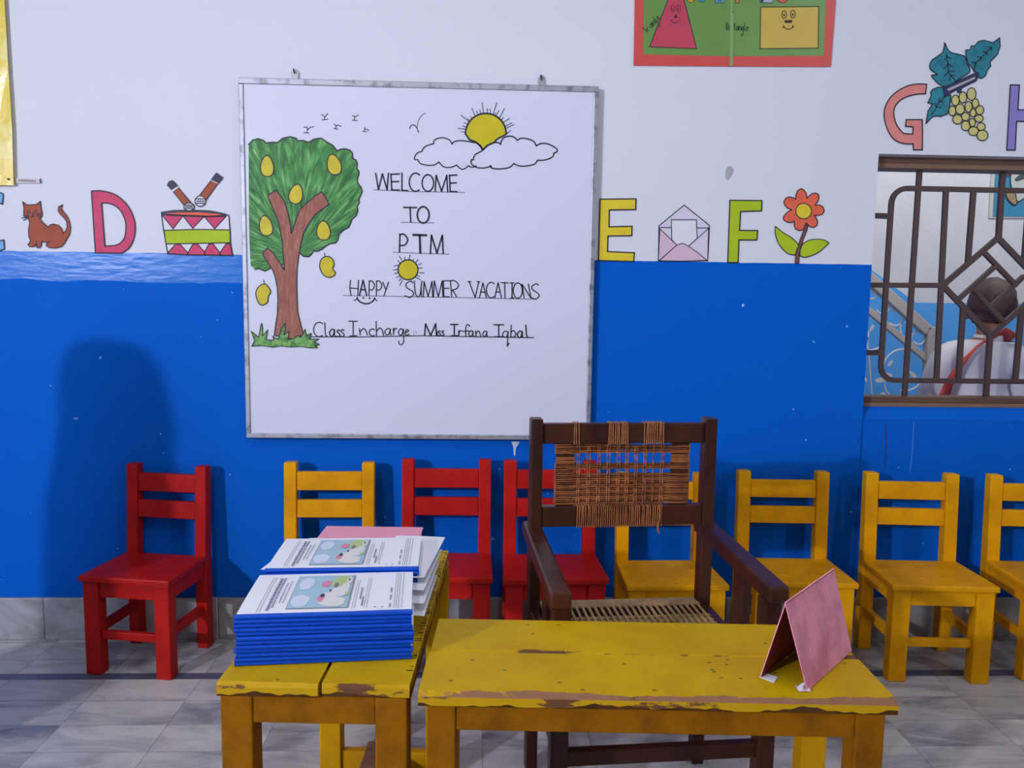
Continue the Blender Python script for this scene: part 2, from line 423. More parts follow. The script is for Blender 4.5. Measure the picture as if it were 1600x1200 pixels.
# ---------------------------------------------------------------- room shell
def build_room():
    XL, XR, ZT = -3.9, 4.2, 3.1
    wx0, wz0, wz1 = 1.391, 0.826, 1.773; wx1 = 2.75; T = 0.22
    b = MB()
    def wall_box(x0, x1, z0, z1, y0=0.0): b.box(x0, x1, y0, T, z0, z1, wallm)
    wall_box(XL, wx0, 0, ZT); wall_box(wx1, XR, 0, ZT); wall_box(wx0, wx1, wz1, ZT)
    # under the window, set back by a centimetre, with a sloping sill on top
    zs = 0.867
    b.hexa([(wx0, 0.010, 0), (wx1, 0.010, 0), (wx1, 0.052, 0), (wx0, 0.052, 0), (wx0, 0.010, wz0), (wx1, 0.010, wz0), (wx1, 0.052, zs), (wx0, 0.052, zs)], wallm)
    b.box(wx0, wx1, 0.052, T, 0, zs, wallm)
    o = struct(b.build('wall_back'))
    # small bare patches and chips in the paint
    a = Art(-0.0008); grey = sm('bare_plaster', (176, 176, 182), rough=0.9); chipw = sm('chip_white', (206, 216, 232), rough=0.9)
    p = MB(); p.poly([spline(a.w(zm([(880, 78), (905, 95), (898, 130), (872, 165), (855, 150), (856, 100)], 4, 920, 240)), 3, True)], a.y, grey); p.build('bare_patch', o)
    p = MB(); p.poly([a.w([(799, 690), (812, 690), (809, 696), (806, 700), (805, 712), (803, 712), (802, 699)])], a.y, chipw); p.build('paint_chip', o)
    p = MB(); p.poly([a.w(ell(1161, 477, 2.2, 2.2, 8))], a.y, chipw); p.build('paint_chip', o)
    p = MB(); p.stroke(a.w([(1386, 664), (1387, 690), (1385, 735)]), 2.4*PX, a.y+0.009, sm('seam_dark', (8, 60, 150)), ); p.build('wall_seam', o)
    p = MB(); p.stroke(a.w([(1430, 660), (1428, 700), (1424, 738)]), 1.4*PX, a.y+0.009, sm('seam_light', (70, 130, 220)), ); p.build('wall_seam', o)
    b = MB(); b.box(XL, XR, -6.0, 0.0, -0.1, 0, floor_m); struct(b.build('floor'))
    b = MB(); b.box(XL, XR, -0.014, 0.0, 0, 0.153, skirt_m); struct(b.build('baseboard_back', bevel=0.002))
    b = MB(); b.box(XL-0.2, XL, -6.0, 0.22, 0, ZT, wallm); struct(b.build('wall_left'))
    # corridor beyond the window
    b = MB(); b.box(0.6, 5.4, 0.22, 2.2, -0.1, 0, sm('corridor_floor', (150, 150, 150), rough=0.6)); struct(b.build('floor_corridor'))
    b = MB(); b.box(0.6, 5.4, 2.05, 2.2, 0, 3.1, out_white); cw = struct(b.build('wall_corridor'))
    a = Art(2.047)
    pts = [(q.x, q.z) for q in (on_y(1361, 421, 2.047), on_y(1431, 473, 2.047), on_y(1600, 473.5, 2.047))]
    sl = (pts[0][1]-pts[1][1])/(pts[1][0]-pts[0][0])
    b = MB(); b.poly([[(0.62, 0.02), (5.38, 0.02), (5.38, pts[2][1]), pts[1], (0.9, pts[1][1]+sl*(pts[1][0]-0.9)), (0.62, pts[1][1]+sl*(pts[1][0]-0.9))]], 2.047, out_blue); b.build('blue_dado', cw)
build_room()

# ---------------------------------------------------------------- window with grille
def build_window():
    t = thing('window_1', 'brown framed window with diamond pattern metal grille in the blue wall', 'window', (1.391, 0.06, 0.826)); struct(t)
    o = Vector(t.location)
    def rel(b, name, parent=t, bevel=0.0):
        b.v = [tuple(Vector(v)-o) for v in b.v]; return b.build(name, parent, bevel)
    zt, zb = 1.7335, 0.903
    f = MB(); f.box(1.385, 2.75, 0.055, 0.13, zt+0.018, 1.79, frame_m); f.box(1.385, 2.75, 0.048, 0.135, zt, zt+0.018, frame_m2); rel(f, 'top_rail', bevel=0.002)
    f = MB(); f.box(1.385, 2.75, 0.055, 0.13, zb-0.022, zb, frame_m); f.box(1.385, 2.75, 0.05, 0.135, 0.866, zb-0.022, frame_m2); rel(f, 'bottom_rail', bevel=0.002)
    y = 0.095
    def P(px, py): return on_y(px, py, y)
    g = MB(); wd = 0.019; th = 0.010
    cnt = [0]
    def TH(): cnt[0] += 1; return th+0.00035*cnt[0]
    def seg(a, b, wd=wd):
        g.bar(P(*a), P(*b), wd, TH(), grille_m)
    xc = P(1553, 450).x                                   # the pattern is symmetric about the diamond
    def mir(p): 
        q = P(*p); return Vector((2*xc-q.x, y, q.z))
    def both(a, b):
        seg(a, b); g.bar(mir(a), mir(b), wd, TH(), grille_m)
    both((1437, 262), (1413, 622)); both((1478, 297), (1463, 595)); both((1521, 297), (1512, 412)); both((1505, 478), (1497, 596))
    seg((1567, 262), (1560, 372)); seg((1547, 522), (1540, 625))
    both((1560, 371), (1473, 446)); both((1473, 446), (1547, 524))
    both((1358, 445.5), (1473, 446)); both((1366, 337), (1391, 338)); both((1352, 551), (1377, 551))
    # pinwheel inside the diamond
    for a, b in (((1536, 393), (1588, 447)), ((1556, 415), (1496, 469)), ((1519, 450), (1570, 506)), ((1600, 431), (1549, 478))): seg(a, b, 0.015)
    # outer ring with rounded corners
    tl, bl = P(1393, 294), P(1376, 594); z1, z0 = tl.z, bl.z; x0 = (tl.x+bl.x)/2; x1 = 2*xc-x0; r = 0.055
    ring = []
    for cx, cz, a0 in ((x0+r, z1-r, 180), (x1-r, z1-r, 90), (x1-r, z0+r, 0), (x0+r, z0+r, -90)):
        for k in range(7):
            a = R(a0-90*k/6); ring.append((cx+r*math.cos(a), cz+r*math.sin(a)))
    ring.append(ring[0])
    for a, b in zip(ring, ring[1:]): g.bar((a[0], y, a[1]), (b[0], y, b[1]), wd, th*0.95, grille_m)
    rel(g, 'metal_grille')
build_window()

# ---------------------------------------------------------------- children's chairs
def make_chair(name, label, paint, seam):
    t = thing(name, label, 'chair')
    W, H = 0.31, 0.65
    s = MB(); s.hexa([(-0.165, -0.168, 0.317), (0.165, -0.168, 0.317), (0.158, 0.085, 0.317), (-0.158, 0.085, 0.317),
                      (-0.165, -0.168, 0.337), (0.165, -0.168, 0.337), (0.158, 0.085, 0.337), (-0.158, 0.085, 0.337)], paint)
    for y in (-0.078, 0.008): s.add([(-0.160, y-0.0008, 0.3372), (0.160, y-0.0008, 0.3372), (0.160, y+0.0008, 0.3372), (-0.160, y+0.0008, 0.3372)], [(0, 1, 2, 3)], seam)
    s.build('seat', t, 0.005)
    for sx in (-1, 1):
        l = MB(); x0, x1 = sorted((sx*0.156, sx*0.101)); l.box(x0, x1, -0.158, -0.113, 0, 0.317, paint); l.build('leg', t, 0.004)
        l = MB(); x0, x1 = sorted((sx*0.156, sx*0.113))
        # one post is the rear leg and the upright of the back, leaning gently above the seat
        vs = [(x0, 0.080, 0), (x1, 0.080, 0), (x1, 0.124, 0), (x0, 0.124, 0), (x0, 0.080, 0.33), (x1, 0.080, 0.33), (x1, 0.124, 0.33), (x0, 0.124, 0.33),
              (x0, 0.098, H), (x1, 0.098, H), (x1, 0.136, H), (x0, 0.136, H)]
        l.add(vs, [(3, 2, 1, 0), (0, 1, 5, 4), (1, 2, 6, 5), (2, 3, 7, 6), (3, 0, 4, 7), (4, 5, 9, 8), (5, 6, 10, 9), (6, 7, 11, 10), (7, 4, 8, 11), (8, 9, 10, 11)], paint)
        l.build('back_post', t, 0.004)
        r = MB(); x0, x1 = sorted((sx*0.150, sx*0.128)); r.box(x0, x1, -0.113, 0.08, 0.262, 0.317, paint); r.build('side_apron', t, 0.003)
        r = MB(); x0, x1 = sorted((sx*0.142, sx*0.122)); r.box(x0, x1, -0.113, 0.08, 0.125, 0.158, paint); r.build('side_stretcher', t, 0.003)
    r = MB(); r.box(-0.101, 0.101, -0.150, -0.130, 0.262, 0.317, paint); r.build('front_apron', t, 0.003)
    r = MB(); r.box(-0.101, 0.101, -0.146, -0.126, 0.118, 0.146, paint); r.build('front_stretcher', t, 0.003)
    for z0, z1 in ((0.555, 0.618), (0.462, 0.522)):
        y0 = 0.082+0.018*(z0-0.33)/0.32; r = MB(); r.box(-0.113, 0.113, y0+0.004, y0+0.024, z0, z1, paint, lean=0.004); r.build('back_rail', t, 0.003)
    return t
red0 = make_chair('child_chair', 'red wooden child chair standing alone at the left, turned towards the tables', redp, mat('red_seam', (0.30, 0.008, 0.006), rough=0.5))
red0.location = (-1.118, -0.150, 0); red0.rotation_euler = (0, 0, R(-9)); red0.scale = (0.95, 1, 1.0); red0['group'] = 'red child chairs along the wall'
dup(red0, (-0.122, -0.185, 0), R(-0.5), 'red wooden child chair with its front half hidden behind the desk of reports', (1.0, 1, 1.05))
dup(red0, (0.243, -0.195, 0), R(0.5), 'red wooden child chair directly behind the left arm of the brown armchair', (1.04, 1, 1.05))
yel0 = make_chair('child_chair', 'yellow wooden child chair behind the stacks of blue-spined reports', yelp, mat('yellow_seam', (0.42, 0.18, 0.002), rough=0.5))
yel0.location = (-0.527, -0.185, 0); yel0.rotation_euler = (0, 0, R(1)); yel0.scale = (1.0, 1, 1.03); yel0['group'] = 'yellow child chairs along the wall'
dup(yel0, (0.640, -0.195, 0), R(0.5), 'yellow wooden child chair seen through the cane back of the brown armchair', (1.02, 1, 0.985))
dup(yel0, (1.076, -0.180, 0), R(-2.5), 'yellow wooden child chair behind the pink tent card and right armrest', (1.04, 1, 0.995))
dup(yel0, (1.530, -0.205, 0), R(-4), 'yellow wooden child chair below the left part of the window grille, second from right', (1.05, 1.04, 0.995))
dup(yel0, (1.985, -0.205, 0), R(-4), 'yellow wooden child chair cut off by the right edge of the photo', (1.05, 1.04, 0.985))

# ---------------------------------------------------------------- armchair with cane back
def build_armchair():
    t = thing('armchair', 'dark brown wooden armchair with a broken woven cane back behind the yellow table', 'armchair', (0.365, -0.80, 0), R(4))
    hw = 0.243
    for sx in (-1, 1):
        x0, x1 = sorted((sx*hw, sx*(hw-0.031)))
        l = MB(); l.hexa([(x0, -0.030, 0), (x1, -0.030, 0), (x1, 0.015, 0), (x0, 0.015, 0), (x0, -0.030, 0.945), (x1, -0.030, 0.945), (x1, 0.015, 0.945), (x0, 0.015, 0.945)], wood_dark); l.build('back_post', t, 0.004)
        l = MB(); x0, x1 = sorted((sx*(hw+0.002), sx*(hw-0.036))); l.box(x0, x1, -0.435, -0.392, 0, 0.618, wood_dark); l.build('front_leg', t, 0.004)
        a = MB(); x0, x1 = sorted((sx*(hw+0.012), sx*(hw-0.034)))
        a.hexa([(x0, -0.447, 0.615), (x1, -0.447, 0.615), (x1, 0.03, 0.632), (x0, 0.03, 0.632), (x0, -0.447, 0.652), (x1, -0.447, 0.652), (x1, 0.03, 0.668), (x0, 0.03, 0.668)], wood_dark); a.build('armrest', t, 0.006)
        s = MB(); x0, x1 = sorted((sx*(hw-0.004), sx*(hw-0.026))); s.box(x0, x1, -0.392, -0.03, 0.405, 0.450, wood_dark); s.build('side_rail', t, 0.003)
        s = MB(); s.box(x0, x1, -0.392, -0.03, 0.285, 0.325, wood_dark); s.build('side_stretcher', t, 0.003)
        s = MB(); s.box(x0, x1, -0.290, -0.235, 0.450, 0.620, wood_dark); s.build('arm_slat', t, 0.003)
    xi = hw-0.031
    s = MB(); s.box(-xi, xi, -0.428, -0.404, 0.405, 0.440, wood_dark); s.build('front_rail', t, 0.003)
    s = MB(); s.box(-xi-0.002, xi+0.002, -0.425, -0.403, 0.262, 0.296, wood_dark); s.build('front_stretcher', t, 0.003)
    s = MB(); s.box(-xi, xi, -0.022, 0.004, 0.405, 0.450, wood_dark); s.build('rear_rail', t, 0.003)
    tr = MB(); tr.box(-xi, xi, -0.020, 0.002, 0.880, 0.932, wood_dark); tr.build('top_rail', t, 0.003)
    br = MB(); br.box(-xi, xi, -0.024, 0.004, 0.664, 0.717, wood_dark); br.build('lower_rail', t, 0.003)
    # slats that carry the cane
    sl = 0.174
    for sx in (-1, 1):
        x0, x1 = sorted((sx*sl, sx*(sl-0.046))); b = MB(); b.box(x0, x1, -0.012, -0.002, 0.716, 0.881, wood_dark); b.build('back_slat', t, 0.002)
    # woven cane
    b = MB(); rnd = random.Random(3); r = 0.0019
    cols = [-0.117, -0.090, -0.063, -0.038, -0.012, 0.011, 0.035, 0.058, 0.083, 0.104]
    z = 0.7225; rows = []
    while z < 0.8775:
        if not (0.826 < z < 0.8515): rows.append(z)
        z += 0.0053
    for i, z in enumerate(rows):
        if i in (15, 16): x0, x1 = -sl-0.002, -sl+0.046      # broken strands: only a stub is left
        else: x0, x1 = -sl-0.002, sl+0.002
        if z > 0.874: x0, x1 = -sl-0.002, 0.02
        for side in (-1,):
            pts = []; n = 16
            for k in range(n+1):
                x = x0+(x1-x0)*k/n; on = abs(x) > sl-0.047
                y = -0.0145 if on else -0.008+0.0022*math.sin(k*PI+i*PI+rnd.uniform(-.3, .3))
                pts.append((x, y, z+(0 if k in (0, n) else rnd.uniform(-0.0009, 0.0009))))
            b.tube(pts, r*rnd.uniform(0.8, 1.05), (cane, cane_dark, cane)[i % 3], 5)
        # back run of the same strand
        if i not in (15, 16): b.tube([(x0, -0.001, z+0.001), (x1, -0.001, z+0.001)], r*0.9, cane_dark, 5)
        for sx in (-1, 1): b.tube([(sx*(sl+0.0015), -0.0155, z), (sx*(sl+0.003), -0.006, z+0.001), (sx*(sl+0.0015), 0.0, z+0.002)], r, cane, 5)
    for i, z in enumerate((0.829, 0.8335, 0.838, 0.8425, 0.847)):     # wraps that stay on the slats beside the gap
        for sx in (-1, 1):
            if sx < 0 and i > 3: continue
            b.tube([(sx*(sl+0.002), -0.0145, z), (sx*(sl-0.048), -0.0145, z+rnd.uniform(-.001, .001))], r, cane, 5)
    for c in cols:
        for dx in (-0.0028, 0.0028):
            if c == cols[-2] and dx > 0: continue
            ztop = 0.882 if c not in (cols[1], cols[6]) else 0.870
            pts = [(c+dx+rnd.uniform(-.001, .001), -0.0105+0.0025*(-1)**k, 0.716+(ztop-0.716)*k/14) for k in range(15)]
            b.tube(pts, r*0.95, cane, 5)
    # wraps round the rails
    def wrap(xs, z0, z1, y0, y1):
        for x in xs:
            d = rnd.uniform(-.0016, .0016)
            b.tube([(x, y0, z0-0.001), (x+d, y0, z1+0.001), (x+d, y1, z1+0.001)], r, cane, 5)
    wrap([-0.131, -0.125, -0.118], 0.880, 0.932, -0.0218, 0.003)
    wrap([-0.041+0.0055*k for k in range(10)], 0.880, 0.932, -0.0218, 0.003)
    wrap([0.052+0.0056*k for k in range(10)], 0.880, 0.932, -0.0218, 0.003)
    wrap([-0.120+0.0057*k for k in range(40)], 0.664, 0.717, -0.0258, 0.005)
    b.tube([(0.096, -0.027, 0.72), (0.098, -0.029, 0.69), (0.092, -0.029, 0.655), (0.097, -0.03, 0.645)], 0.0028, cane, 5)
    b.build('woven_cane_back', t)
    # woven cord seat
    b = MB(); n = 26
    for k in range(n):
        x = -xi+0.010+(2*xi-0.02)*k/(n-1); w_ = 0.0085
        b.bar((x-0.003, 0.008, 0.4535), (x+0.002, -0.040, 0.4545), w_*1.9, 0.004, cane_seat, up=(0, 0, 1))
        b.bar((x+0.002, -0.040, 0.4545), (x+0.004, -0.425, 0.446), w_*0.75, 0.004, cane_seat, up=(0, 0, 1))
        b.bar((x-0.003, 0.008, 0.4535), (x-0.003, 0.008, 0.404), w_*1.5, 0.004, cane_seat, up=(0, 1, 0))
    m_ = 14
    for k in range(m_):
        y = -0.095-0.325*k/(m_-1)
        b.bar((-xi-0.012, y, 0.447), (xi+0.012, y, 0.447), 0.016, 0.004, cane_seat, up=(0, 0, 1))
    b.build('woven_seat', t)
build_armchair()

# ---------------------------------------------------------------- tables
def table_legs(t, L, D, H, inset=0.012, lw=0.055):
    """L along local x, D along local y (front at y=0, towards the camera is -y)"""
    return
def build_table(name, label, loc, rotz, LX, DY, H, planks_along, worn):
    """local origin at the floor under the front left corner; x right, y away"""
    t = thing(name, label, 'table', loc, rotz)
    th = 0.023
    def plank(x0, x1, y0, y1, chip_front, chip_right):
        b = MB(); c = 0.007
        # chamfered front edge where the paint has rubbed away
        n = 150
        for i in range(n):
            xa, xb = x0+(x1-x0)*i/n, x0+(x1-x0)*(i+1)/n
            ja, jb = prof(xa), prof(xb)
            b.add([(xa, y0+ja, H), (xb, y0+jb, H), (xb, y1, H), (xa, y1, H)], [(0, 1, 2, 3)], tab_top)
            if chip_front:
                b.add([(xa, y0+ja, H), (xa, y0, H-c), (xb, y0, H-c), (xb, y0+jb, H)], [(0, 1, 2, 3)], rub_edge if planks_along == 'x' else tab_chip)
                la, lb = low(xa), low(xb)
                b.add([(xa, y0, H-c), (xa, y0, H-th+la), (xb, y0, H-th+lb), (xb, y0, H-c)], [(0, 1, 2, 3)], tab_chip)
                b.add([(xa, y0, H-th+la), (xa, y0+0.002, H-th), (xb, y0+0.002, H-th), (xb, y0, H-th+lb)], [(0, 1, 2, 3)], raw_dark)
            else:
                b.add([(xa, y0+ja, H), (xa, y0, H-0.003), (xb, y0, H-0.003), (xb, y0+jb, H)], [(0, 1, 2, 3)], tab_chip)
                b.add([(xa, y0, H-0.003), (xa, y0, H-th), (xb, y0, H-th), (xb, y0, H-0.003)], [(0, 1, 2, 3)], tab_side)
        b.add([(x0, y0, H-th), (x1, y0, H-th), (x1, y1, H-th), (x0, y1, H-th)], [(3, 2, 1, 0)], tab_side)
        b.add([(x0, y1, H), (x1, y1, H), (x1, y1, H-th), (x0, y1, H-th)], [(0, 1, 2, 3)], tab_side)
        for x, s in ((x0, 1), (x1, -1)):
            b.add([(x, y0, H-th), (x, y0, H-c), (x, y0+prof(x), H), (x, y1, H), (x, y1, H-th)], [(0, 1, 2, 3, 4) if s < 0 else (4, 3, 2, 1, 0)], tab_chip if chip_right else tab_side)
        return b
    rnd = random.Random(len(name)+int(LX*100)); ph = [rnd.uniform(0, 6) for _ in range(3)]
    def prof(x):
        return (0.007+worn*(0.004*math.sin(9*x+ph[0])+0.003*math.sin(23*x+ph[1])+0.0015*math.sin(61*x+ph[2])+0.0012*math.sin(137*x+ph[0])+0.0009*math.sin(311*x+ph[1])))*(1.0 if planks_along == 'x' else 0.5)+0.001
    def low(x):
        v = 0.0035+0.003*math.sin(14*x+ph[1])+0.0025*math.sin(37*x+ph[2])+0.0015*math.sin(90*x+ph[0])+0.001*math.sin(223*x)
        if planks_along == 'x' and 0.54 < x < 0.70: v += 0.007*math.sin(PI*(x-0.54)/0.16)
        return max(0.0008, v)
    if planks_along == 'x':
        k = DY*0.505
        b1 = plank(0, LX, 0, k, True, False)
        b2 = plank(0.003, LX-0.002, k+0.0015, DY, False, False)
    else:
        k = LX*0.535
        b1 = plank(0, k-0.003, 0, DY, True, True)
        b2 = plank(k+0.003, LX, 0.004, DY, True, True)
    # nail heads and knocks in the paint
    for _ in range(26):
        x, y = rnd.uniform(0.02, LX-0.02), rnd.uniform(0.012, DY-0.012)
        nm = b2 if ((y > k) if planks_along == 'x' else (x > k)) else b1
        nm.add([(x+0.0035*math.cos(a)*rnd.uniform(.6, 1.6), y+0.0022*math.sin(a), H+0.0004) for a in [2*PI*q/8 for q in range(8)]], [tuple(range(8))], dark_mark)
    if planks_along == 'y':      # ruler-like knocks down the right edge
        nm = b2
        for _ in range(64):
            y = rnd.uniform(0.05, DY-0.02); l = rnd.choice((rnd.uniform(0.002, 0.006), rnd.uniform(0.004, 0.014)))
            nm.box(LX-0.003-l, LX-0.002, y, y+rnd.uniform(0.0012, 0.003), H-0.001, H+0.0005, dark_mark)
        for _ in range(16):
            y = rnd.uniform(0.05, DY-0.02)
            nm.box(LX-0.003, LX+0.0006, y, y+rnd.uniform(0.003, 0.012), H-rnd.uniform(0.008, 0.018), H-0.003, raw_wood)
    b1.build('top_plank', t); b2.build('top_plank', t)
    ins = 0.004 if planks_along == 'y' else 0.013; lw = 0.054 if planks_along == 'y' else 0.048
    zt = H-th
    for sx in (0, 1):
        for sy in (0, 1):
            x0 = ins if sx == 0 else LX-ins-lw; y0 = ins if sy == 0 else DY-ins-0.05
            if sy: x0 += (-0.006, 0.006)[sx] if planks_along == 'y' else (-0.013, 0.0)[sx]
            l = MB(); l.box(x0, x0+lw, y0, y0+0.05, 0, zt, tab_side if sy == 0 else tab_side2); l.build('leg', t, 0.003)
    ah = 0.050
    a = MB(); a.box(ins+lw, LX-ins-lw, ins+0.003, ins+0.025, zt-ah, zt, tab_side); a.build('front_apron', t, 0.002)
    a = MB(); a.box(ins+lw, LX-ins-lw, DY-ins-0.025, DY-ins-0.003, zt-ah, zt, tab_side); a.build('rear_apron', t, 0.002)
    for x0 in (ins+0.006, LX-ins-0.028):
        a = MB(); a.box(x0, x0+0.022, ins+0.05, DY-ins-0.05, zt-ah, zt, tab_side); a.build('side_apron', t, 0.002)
    return t, ins, lw
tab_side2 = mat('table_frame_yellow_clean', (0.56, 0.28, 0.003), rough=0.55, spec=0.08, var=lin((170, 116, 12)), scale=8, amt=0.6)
HT = 0.60
tl, ins, lw = build_table('desk', 'yellow wooden desk at the left holding the stacked reports', (-0.439, -1.529, 0), R(-2.8), 0.323, 0.715, HT, 'y', 1.0)
b = MB(); b.box(ins+lw-0.006, 0.323-ins-lw+0.006, 0.715-ins-0.040, 0.715-ins-0.015, 0.022, 0.074, tab_side2); b.build('rear_stretcher', tl, 0.003)
b = MB(); b.box(0.122, 0.168, 0.05, 0.715-ins-0.040, 0.074, 0.106, raw_wood); b.build('foot_bar', tl, 0.004)
tm, ins, lw = build_table('desk', 'long yellow wooden desk in front of the armchair carrying the pink tent card', (-0.100, -1.5655, 0), R(-2.8), 0.785, 0.302, HT, 'x', 1.0)

# ---------------------------------------------------------------- reports with blue slide spines
ORD = ['topmost', 'second from the top', 'third from the top', 'fourth from the top', 'fifth from the top', 'sixth from the top', 'seventh from the top',
       'eighth from the top', 'ninth from the top', 'tenth from the top', 'eleventh from the top', 'twelfth from the top', 'bottom one']
pr_sky = sm('print_sky_blue', (160, 192, 208), rough=0.7); pr_cloud = sm('print_cloud', (206, 214, 228), rough=0.7); pr_pink = sm('print_pink', (216, 134, 160), rough=0.7)
pr_green = sm('print_green', (178, 196, 128), rough=0.7); pr_grey = sm('print_grey', (120, 116, 124), rough=0.7); pr_line = sm('print_text', (120, 118, 140), rough=0.7)
pr_frame = sm('print_frame', (146, 140, 150), rough=0.7); pr_body = sm('print_pale', (220, 216, 212), rough=0.7); pr_dark = sm('print_dark', (60, 58, 66), rough=0.7)
LS, WS = 0.306, 0.205
def page_bulge(u, v):
    return 0.0016*math.sin(PI*v/WS)*(1+0.5*math.sin(u*17))
def report_meshes():
    sp = MB(); n = 8; prof = []
    for k in range(n+1):
        a = PI/2+PI*k/n; prof.append((0.0040*math.cos(a)+0.0040, 0.0037*math.sin(a)+0.0038))
    prof += [(0.0115, 0.0006), (0.0115, 0.0072)]
    vs = []; N = len(prof)
    for x in (0, LS): vs += [(x, p[0], p[1]) for p in prof]
    sp.add(vs, [(i, i+N, (i+1) % N+N, (i+1) % N) for i in range(N)]+[tuple(range(N)), tuple(range(2*N-1, N-1, -1))], spine_blue)
    return sp
def cover_print():
    """the printed cover, on page coordinates u along the spine, v away from it"""
    b = MB()
    lift = [0.0003]
    def to(p, y): return (p[0], p[1], y)
    def q(loop, ma, up):
        # cut to a fine fan so that it follows the bulging page
        z = 0.0076+0.0004*up
        cx = sum(p[0] for p in loop)/len(loop); cy = sum(p[1] for p in loop)/len(loop)
        vs = [(cx, cy, z+page_bulge(cx, cy))]+[(p[0], p[1], z+page_bulge(*p)) for p in loop]; n = len(loop)
        b.add(vs, [(0, i+1, (i+1) % n+1) for i in range(n)], ma)
    def rect(u0, u1, v0, v1, ma, up, n=8):
        for i in range(n):
            a, c = u0+(u1-u0)*i/n, u0+(u1-u0)*(i+1)/n
            for j in range(n):
                d, e = v0+(v1-v0)*j/n, v0+(v1-v0)*(j+1)/n
                z = 0.0076+0.0004*up
                b.add([(x, y, z+page_bulge(x, y)) for x, y in ((a, d), (c, d), (c, e), (a, e))], [(0, 1, 2, 3)], ma)
    def line(u, v0, v1, wd=0.0009, ma=pr_line, up=2): rect(u, u+wd, v0, v1, ma, up, 3)
    rect(0.083, 0.192, 0.022, 0.188, pr_frame, 1); rect(0.0845, 0.1895, 0.024, 0.186, pr_sky, 2)
    rnd = random.Random(5)
    def blob(cu, cv, ru, rv, ma, up, wob=0.12):
        q([(cu+ru*math.cos(a)*(1+rnd.uniform(-wob, wob)), cv+rv*math.sin(a)*(1+rnd.uniform(-wob, wob))) for a in [2*PI*k/14 for k in range(14)]], ma, up)
    blob(0.103, 0.140, 0.014, 0.034, pr_cloud, 3); blob(0.103, 0.054, 0.017, 0.026, pr_cloud, 3); blob(0.168, 0.150, 0.019, 0.034, pr_green, 3)
    blob(0.141, 0.138, 0.009, 0.018, pr_pink, 4); blob(0.149, 0.060, 0.016, 0.030, pr_body, 4); blob(0.163, 0.048, 0.022, 0.022, pr_body, 4); blob(0.168, 0.095, 0.018, 0.024, pr_body, 4)
    blob(0.183, 0.155, 0.006, 0.020, pr_body, 5); blob(0.178, 0.122, 0.008, 0.020, pr_body, 4); blob(0.138, 0.062, 0.006, 0.015, pr_pink, 5); blob(0.1405, 0.075, 0.004, 0.009, pr_dark, 6)
    blob(0.160, 0.128, 0.004, 0.014, pr_grey, 5); blob(0.182, 0.158, 0.002, 0.006, pr_dark, 6); blob(0.184, 0.086, 0.004, 0.010, pr_green, 6); blob(0.152, 0.100, 0.002, 0.006, pr_dark, 6)
    for u, v0, v1, wd in ((0.034, 0.012, 0.185, .0008), (0.039, 0.012, 0.185, .0008), (0.066, 0.05, 0.15, .0016), (0.073, 0.05, 0.16, .0012), (0.198, 0.02, 0.16, .0008), (0.2025, 0.02, 0.16, .0008), (0.219, 0.03, 0.17, .0008), (0.2235, 0.02, 0.17, .0008),
                          (0.272, 0.015, 0.195, .0008), (0.276, 0.015, 0.195, .0008), (0.280, 0.015, 0.195, .0008), (0.286, 0.015, 0.195, .0008)): line(u, v0, v1, wd)
    # lettering: short dashes down the page, too small to read in the photo
    for u, v0, v1, wd in ((0.048, 0.018, 0.17, 0.006), (0.056, 0.03, 0.17, 0.0035)):
        v = v0
        while v < v1:
            l = rnd.uniform(0.003, 0.009); rect(u+rnd.uniform(0, .001), u+wd, v, v+l, pr_line, 2, 1); v += l+rnd.uniform(.002, .004)
    for u, v0, v1 in ((0.2085, 0.06, 0.12), (0.2135, 0.03, 0.07), (0.2375, 0.02, 0.026), (0.250, 0.02, 0.026), (0.2635, 0.02, 0.034), (0.2635, 0.055, 0.075), (0.2635, 0.09, 0.11)):
        v = v0
        while v < v1: rect(u, u+0.003, v, v+0.004, pr_grey, 2, 1); v += 0.006
    return b
def sheets_mesh(top):
    b = MB(); nu, nv = 12, 8; z0, z1 = 0.0008, 0.0071
    y0 = 0.009
    def P(i, j, z): 
        u, v = 0.002+(LS-0.004)*i/nu, y0+(WS-y0)*j/nv; return (u, v, z+(page_bulge(u, v) if top and z == z1 else 0))
    vs = [P(i, j, z1) for i in range(nu+1) for j in range(nv+1)]; w_ = nv+1
    fs = [(i*w_+j, (i+1)*w_+j, (i+1)*w_+j+1, i*w_+j+1) for i in range(nu) for j in range(nv)]
    b.add(vs, fs, whitep)
    ring = [P(i, 0, z1) for i in range(nu+1)]+[P(nu, j, z1) for j in range(1, nv+1)]+[P(i, nv, z1) for i in range(nu-1, -1, -1)]+[P(0, j, z1) for j in range(nv-1, 0, -1)]
    low = [(p[0], p[1], z0) for p in ring]; n = len(ring)
    b.add(ring+low, [(i+n, (i+1) % n+n, (i+1) % n, i) for i in range(n)], whitep)
    b.add(low, [tuple(range(n-1, -1, -1))], whitep)
    return b
def build_stack(org, rz, n, where, group, seed):
    rnd = random.Random(seed); first = None; pitch = 0.00775
    for k in range(n):              # k = 0 at the bottom
        idx = n-1-k; last = k == n-1
        pos = (org[0]+rnd.uniform(-.0035, .0035), org[1]+rnd.uniform(-.0015, .0015), org[2]+pitch*k); ang = rz+R(rnd.uniform(-.5, .5))
        word = 'bottom' if idx == n-1 else ORD[idx]
        lab = f'blue-spined white report, {word} in the {where}' if idx else f'white report with a printed sky-blue picture cover on top of the {where}'
        if first is None:
            t = thing('report', lab, 'report', pos, ang, group)
            report_meshes().build('spine', t); sheets_mesh(False).build('sheets', t); first = t
        elif not last: dup(first, pos, ang, lab)
        else:
            t = thing('report', lab, 'report', pos, ang, group)
            report_meshes().build('spine', t); sh = sheets_mesh(True).build('sheets', t); cover_print().build('cover_print', sh)
            return t
